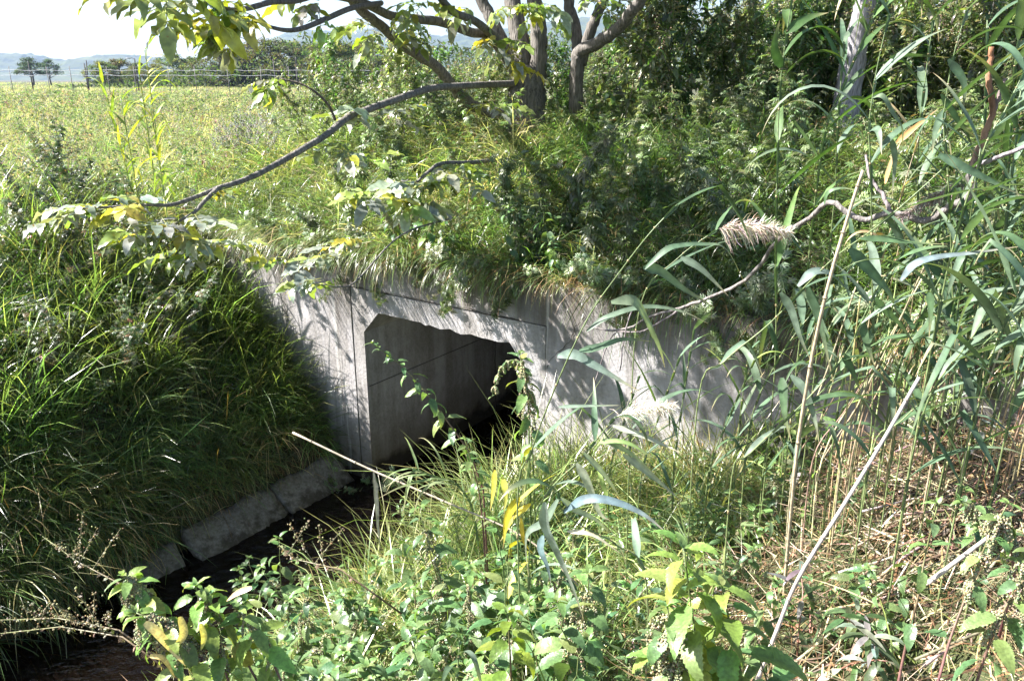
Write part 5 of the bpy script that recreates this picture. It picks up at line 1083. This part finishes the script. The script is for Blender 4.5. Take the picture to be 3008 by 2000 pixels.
reed("reed at the right edge reaching up past the bare branch", RP([(2760, 900, 2.4), (2880, 468, 2.3), (2950, 330, 2.3), (3008, 213, 2.3)]), 7, leafL=.42, leafW=.036, az0=0, fixed=[([(2757, 455), (2816, 485), (2901, 527), (3012, 580)], 34, 2.3, (.13, .2, .12)), ([(2646, 824), (2688, 777), (2752, 756), (2859, 743), (3010, 722)], 30, 2.3, (.12, .16, .17))])
reed("nearest reed shoot with one long bright leaf hanging to the nettles", RP([(1900, 1720, 1.95), (1810, 1600, 1.95), (1748, 1565, 1.92), (1660, 1510, 1.9), (1635, 1440, 1.9)]), 2, leafL=.34, leafW=.032, az0=-1.4, stem=.0028, fixed=[([(1655, 1504), (1723, 1466), (1808, 1474), (1893, 1512), (1965, 1570)], 36, 1.9, (.10, .15, .17)), ([(1600, 1474), (1600, 1538), (1638, 1623), (1680, 1717), (1716, 1822)], 40, 1.88, (.22, .26, .22)), ([(1595, 1572), (1587, 1611), (1608, 1666), (1620, 1724)], 27, 1.9, (.13, .19, .19)), ([(1642, 1462), (1600, 1530), (1555, 1560), (1545, 1606), (1553, 1694)], 32, 1.9), ([(1647, 1462), (1689, 1496), (1749, 1525), (1802, 1578)], 26, 1.9, (.26, .3, .24)), ([(1665, 1560), (1740, 1570), (1830, 1630)], 18, 1.9, (.45, .40, .3))])
reed("short reed with white lit leaves and a pale plume before the wall", RP([(1560, 1560, 2.45), (1719, 1334, 2.4), (1808, 1224, 2.35)]), 4, leafL=.3, leafW=.026, az0=-.3, plu=((.9, .1, .42), .21, .07, (.72, .64, .54), 190), fixed=[([(1693, 1360), (1723, 1410), (1761, 1504), (1793, 1528)], 32, 2.35, (.32, .34, .24)), ([(1715, 1330), (1778, 1398), (1823, 1464)], 26, 2.35, (.3, .34, .27)), ([(1829, 1334), (1915, 1398), (2003, 1472)], 28, 2.3, (.3, .33, .26)), ([(1800, 1250), (1900, 1285), (2005, 1332)], 24, 2.35, (.33, .35, .27)), ([(1770, 1290), (1850, 1330), (1950, 1420)], 22, 2.35, (.22, .27, .18)), ([(1760, 1300), (1840, 1300), (1930, 1350)], 22, 2.35, (.15, .22, .08))])
reed("reed bearing the large fluffy brown plume in the middle right", RP([(1850, 1300, 3.0), (1880, 900, 3.0), (1990, 760, 2.95), (2110, 672, 2.9)]), 3, leafL=.44, leafW=.037, az0=0, plu=((.98, 0, .25), .27, .07, (.58, .49, .42), 330), fixed=[([(2421, 600), (2433, 566), (2472, 553), (2520, 561)], 16, 2.95), ([(2000, 755), (2060, 790), (2140, 870)], 26, 2.9)])
reed("reed with a dark narrow plume beside the bare branch", RP([(3000, 900, 2.9), (2960, 650, 2.85), (2900, 570, 2.85), (2840, 540, 2.8)]), 4, leafL=.42, leafW=.036, az0=.3, plu=((-.98, 0, -.25), .22, .05, (.25, .21, .19), 260))
reed("reed with withered yellow leaves standing in the arching grass", RP([(1490, 1760, 2.7), (1500, 1600, 2.7), (1515, 1480, 2.7), (1540, 1340, 2.7)]), 4, leafL=.26, leafW=.03, az0=-1.2, cols=[(.50, .43, .05), (.42, .40, .06), (.5, .34, .06)], fixed=[([(1455, 1380), (1450, 1440), (1440, 1500)], 26, 2.7, (.5, .42, .07)), ([(1525, 1460), (1490, 1520), (1478, 1610)], 34, 2.7, (.62, .50, .05)), ([(1560, 1480), (1510, 1520), (1470, 1590)], 26, 2.7, (.6, .46, .06)), ([(1475, 1400), (1485, 1450), (1480, 1510)], 24, 2.7, (.45, .44, .08)), ([(1530, 1520), (1540, 1590), (1570, 1630)], 18, 2.7, (.55, .4, .07))])
reed("orange leaved dead reed behind the drooping green leaves on the right", RP([(2560, 900, 3.1), (2640, 600, 3.05), (2700, 400, 3.0)]), 4, leafL=.34, leafW=.024, az0=2.6, dead=1.0, fixed=[([(2633, 421), (2689, 374), (2755, 320)], 22, 3.0, (.42, .24, .09)), ([(2600, 540), (2620, 470), (2650, 410)], 16, 3.0, (.4, .26, .12))])
reed("arching grass like reed bending left over the dark water", RP([(1400, 1560, 2.9), (1350, 1430, 2.9), (1280, 1400, 2.9), (1210, 1375, 2.9)]), 16, leafL=.24, leafW=.014, az0=-2.2, stem=.002, cols=[(.12, .17, .07), (.2, .24, .12)])
reed("small reed with folded leaves at the very bottom of the nettle stand", RP([(1340, 2100, 1.7), (1345, 1960, 1.7), (1350, 1880, 1.7)]), 5, leafL=.25, leafW=.024, az0=-1.5)
extra = [((2700, 1250), (2850, 1000), (3020, 750), 2.2), ((2620, 1150), (2720, 900), (2860, 640), 2.6), ((2850, 1300), (2930, 1000), (3040, 780), 2.1), ((2480, 1100), (2620, 800), (2760, 560), 2.9), ((2900, 1000), (2960, 600), (3000, 250), 2.6), ((2680, 800), (2700, 400), (2740, 60), 3.0),
         ((2420, 1200), (2520, 900), (2640, 640), 3.0), ((2880, 820), (2890, 420), (2900, 60), 2.9), ((2960, 1250), (3000, 1050), (3080, 900), 2.0), ((2200, 1260), (2290, 1050), (2400, 900), 3.2), ((2440, 700), (2460, 380), (2480, 120), 3.3), ((2950, 500), (2980, 200), (3020, -80), 2.8), ((2350, 1280), (2440, 1120), (2580, 1000), 2.8), ((2650, 1180), (2760, 1010), (2900, 900), 2.7)]
EL = ["reed crossing the lower right edge of the hanging leaves", "reed behind the bend of the bare branch", "reed close to the right edge with leaves drooping inward", "reed between the two upright reeds and the tan cane", "tall reed at the right edge behind the forked branch tip", "dark reed right of the pale trunk top", "reed in front of the far right end of the wall",
      "tall reed directly behind the orange branch tip", "lowest reed at the right edge", "short reed before the middle of the wall", "slim reed in front of the pale trunk base", "topmost reed in the upper right corner", "reed leaning right just above the fallen stalks", "reed arching over the upper end of the pale slanting cane"]
for (a, b, c, Y), lab in zip(extra, EL):
    reed(lab, RP([(a[0], a[1], Y + .1), (b[0], b[1], Y), (c[0], c[1], Y)]), int(rng.integers(8, 12)), leafL=.44, leafW=.037, az0=rng.normal(-.2, .6), cols=RG[:3] + [(.09, .13, .08)])
for _ in range(30):
    px = rng.uniform(2320, 3050); py = 1330 - (px - 2320) * .12 + rng.uniform(-60, 60); Y = rng.uniform(2.7, 3.6); dx = rng.normal(110, 110); dy = rng.uniform(250, 560)
    cane("dry brown reed stem standing among the green reeds at the right end of the wall", RP([(px, py, Y), (px + dx * .5, py - dy * .5, Y), (px + dx, py - dy, Y - .1)]), rng.uniform(.0025, .004), pick([(.36, .27, .16), (.42, .33, .2), (.26, .2, .12)], 1)[0], nodes=4, name="dry_reed_stem", group="dry reed stems at the right end of the wall")
for _ in range(9):
    px = rng.uniform(2300, 3020); py = rng.uniform(1050, 1250); Y = rng.uniform(2.6, 3.5); dx = rng.normal(120, 90); dy = rng.uniform(350, 800)
    reed("reed in the thick stand that hides the right end of the wall", RP([(px, py, Y), (px + dx * .5, py - dy * .5, Y), (px + dx, py - dy, Y - .1)]), 11, leafL=.40, leafW=.028, az0=rng.normal(-.2, .7), group="thick reed stand at the right end of the wall", cols=RG[:3] + [(.05, .09, .04)])
for k, (px, py, dx, dy, Y) in enumerate([(1880, 1420, 120, 380, 3.3), (1980, 1380, 60, 420, 3.4), (2080, 1400, 140, 350, 3.3), (2160, 1360, 40, 330, 3.5), (2250, 1330, 150, 400, 3.2), (1790, 1400, 90, 300, 3.5), (2350, 1300, 100, 350, 3.2), (2450, 1280, 160, 330, 3.1)]):
    reed("slim young reed standing close before the shaded part of the wall", RP([(px, py, Y), (px + dx * .5, py - dy * .55, Y), (px + dx, py - dy, Y - .1)]), 8, leafL=.34, leafW=.024, az0=rng.normal(-.2, .8), group="young reeds before the wall", cols=RG[:3] + [(.16, .22, .06)])
cane("upright tan cane crossing the wall on the right", RP([(2305, 1720, 2.6), (2340, 1340, 2.5), (2380, 1080, 2.45), (2430, 850, 2.4), (2490, 640, 2.4), (2535, 500, 2.4)]), .0065, (.38, .31, .21))
cane("thick pale cane slanting up from the bottom right", RP([(2190, 2100, 1.85), (2290, 1830, 1.9), (2350, 1690, 1.9), (2480, 1480, 1.95), (2590, 1300, 2.0), (2700, 1108, 2.05)]), .0062, (.38, .32, .27), (.46, .41, .37), 6)
cane("long thin tan cane slanting down over the stream with a hanging dead leaf", np.array([at(860, 1270, 3.1), at(1080, 1375, 3.0), at(1300, 1470, 2.9), at(1545, 1580, 2.8), at(1700, 1720, 2.7)]), .0045, (.42, .35, .26), leaf=[(.27, (0.01, .02, -1), .42, .02)])
cane("short broken pale stalk lying in the fallen reeds at lower right", W_([(2725, 1712, 1.85), (2820, 1640, 1.88), (2920, 1565, 1.9)]), .007, (.5, .44, .38), nodes=3)
k = 0
for _ in range(75):
    px = rng.uniform(2380, 3050); py = rng.uniform(1230, 1960)
    if rng.random() < .55: px = rng.uniform(2650, 3050); py = rng.uniform(1180, 1600)
    p = solve(px, py, .06) + [0, 0, .05]; a = rng.normal(.62, .28); L_ = rng.uniform(.35, .9); d = np.array([math.cos(a), math.sin(a), rng.uniform(-.02, .28)]); q = np.array([p - d * L_ * .5, p + [0, 0, rng.uniform(-.01, .03)], p + d * L_ * .5])
    for r_ in q: r_[2] = max(r_[2], float(zxy(r_[0], r_[1])) + .01)
    cane("dead reed stalk lying in the tangle on the right bank", q, rng.uniform(.0025, .0055), pick([(.30, .22, .15), (.20, .14, .09), (.40, .34, .27)], 1)[0], nodes=3, name="fallen_reed_stalk", group="fallen reed stalks on the right bank")
brn = thing("bare_branch", "crooked bare grey branch with an orange brown tip hanging through the reeds", "branch", at(2850, 570, 2.7)); BB = (.20, .17, .17); BO = (.30, .16, .09)
def bpart(name, L, r0, r1, col, col2=None, rough=.09):
    p_ = spline(W_(L), 5); p_ = p_ + rng.normal(0, .0016, p_.shape); m_ = MB(); tube(m_, p_, np.linspace(r0, r1, len(p_)), 9, col, rough, col2=col2); part(name, m_, M_BARK, brn)
bpart("main_branch", [(2850, 505, 2.7), (2853, 570, 2.7), (2790, 608, 2.75), (2715, 648, 2.8), (2620, 625, 2.85), (2530, 645, 2.9), (2440, 595, 3.0), (2380, 640, 3.1), (2290, 700, 3.25), (2235, 775, 3.4), (2180, 830, 3.5), (2090, 872, 3.65), (2000, 905, 3.8), (1910, 930, 3.95), (1850, 962, 4.05), (1780, 970, 4.15), (1722, 955, 4.25)], .0135, .005, (.19, .17, .16))
bpart("side_branch", [(2850, 515, 2.7), (2862, 470, 2.7), (2890, 400, 2.68), (2916, 325, 2.66), (2905, 250, 2.65), (2908, 195, 2.65), (2913, 140, 2.65)], .012, .0075, (.19, .15, .13), (.36, .17, .09))
bpart("twig", [(2918, 325, 2.66), (2935, 280, 2.66), (2952, 232, 2.66)], .009, .005, (.22, .17, .16))
bpart("twig", [(2858, 492, 2.7), (2930, 462, 2.6), (3030, 425, 2.5)], .008, .006, (.26, .23, .25))
bpart("twig", [(2620, 625, 2.85), (2590, 570, 2.9), (2555, 520, 2.95), (2543, 455, 3.0)], .008, .004, BB)
bpart("twig", [(2280, 702, 3.25), (2240, 690, 3.2), (2205, 692, 3.15)], .007, .003, BB)
bpart("twig", [(1900, 932, 3.95), (1865, 900, 4.0), (1835, 985, 4.0), (1822, 1090, 4.0)], .005, .003, BB)
bpart("twig", [(2000, 905, 3.8), (1960, 935, 3.85), (1880, 975, 3.95), (1800, 985, 4.1), (1745, 1130, 4.1)], .006, .003, BB)
for (a, b, c, Y, lab) in [((125, 1575), (230, 1650), (345, 1710), 2.9, "brown withered flower stalk slanting over the lower left bank"), ((0, 1820), (170, 1815), (350, 1850), 2.7, "withered stalk lying across the dark lower left corner"), ((0, 1860), (180, 1840), (360, 1870), 2.6, "lower withered stalk in the dark lower left corner"), ((820, 1600), (860, 1640), (1000, 1672), 2.9, "small withered sprig poking out over the water")]:
    P = W_([(a[0], a[1], Y + .3), (b[0], b[1], Y + .1), (c[0], c[1], Y), (c[0] + 180, c[1] + 130, Y - .1)])[::-1]
    mugwort("withered_stalk", lab, pts=(P - P[0]), base=P[0], n=34, leaf=.03, spike=.5, cols=((.30, .24, .14), (.2, .2, .1), (.16, .12, .08)), droop=1.5)["category"] = "withered plant"
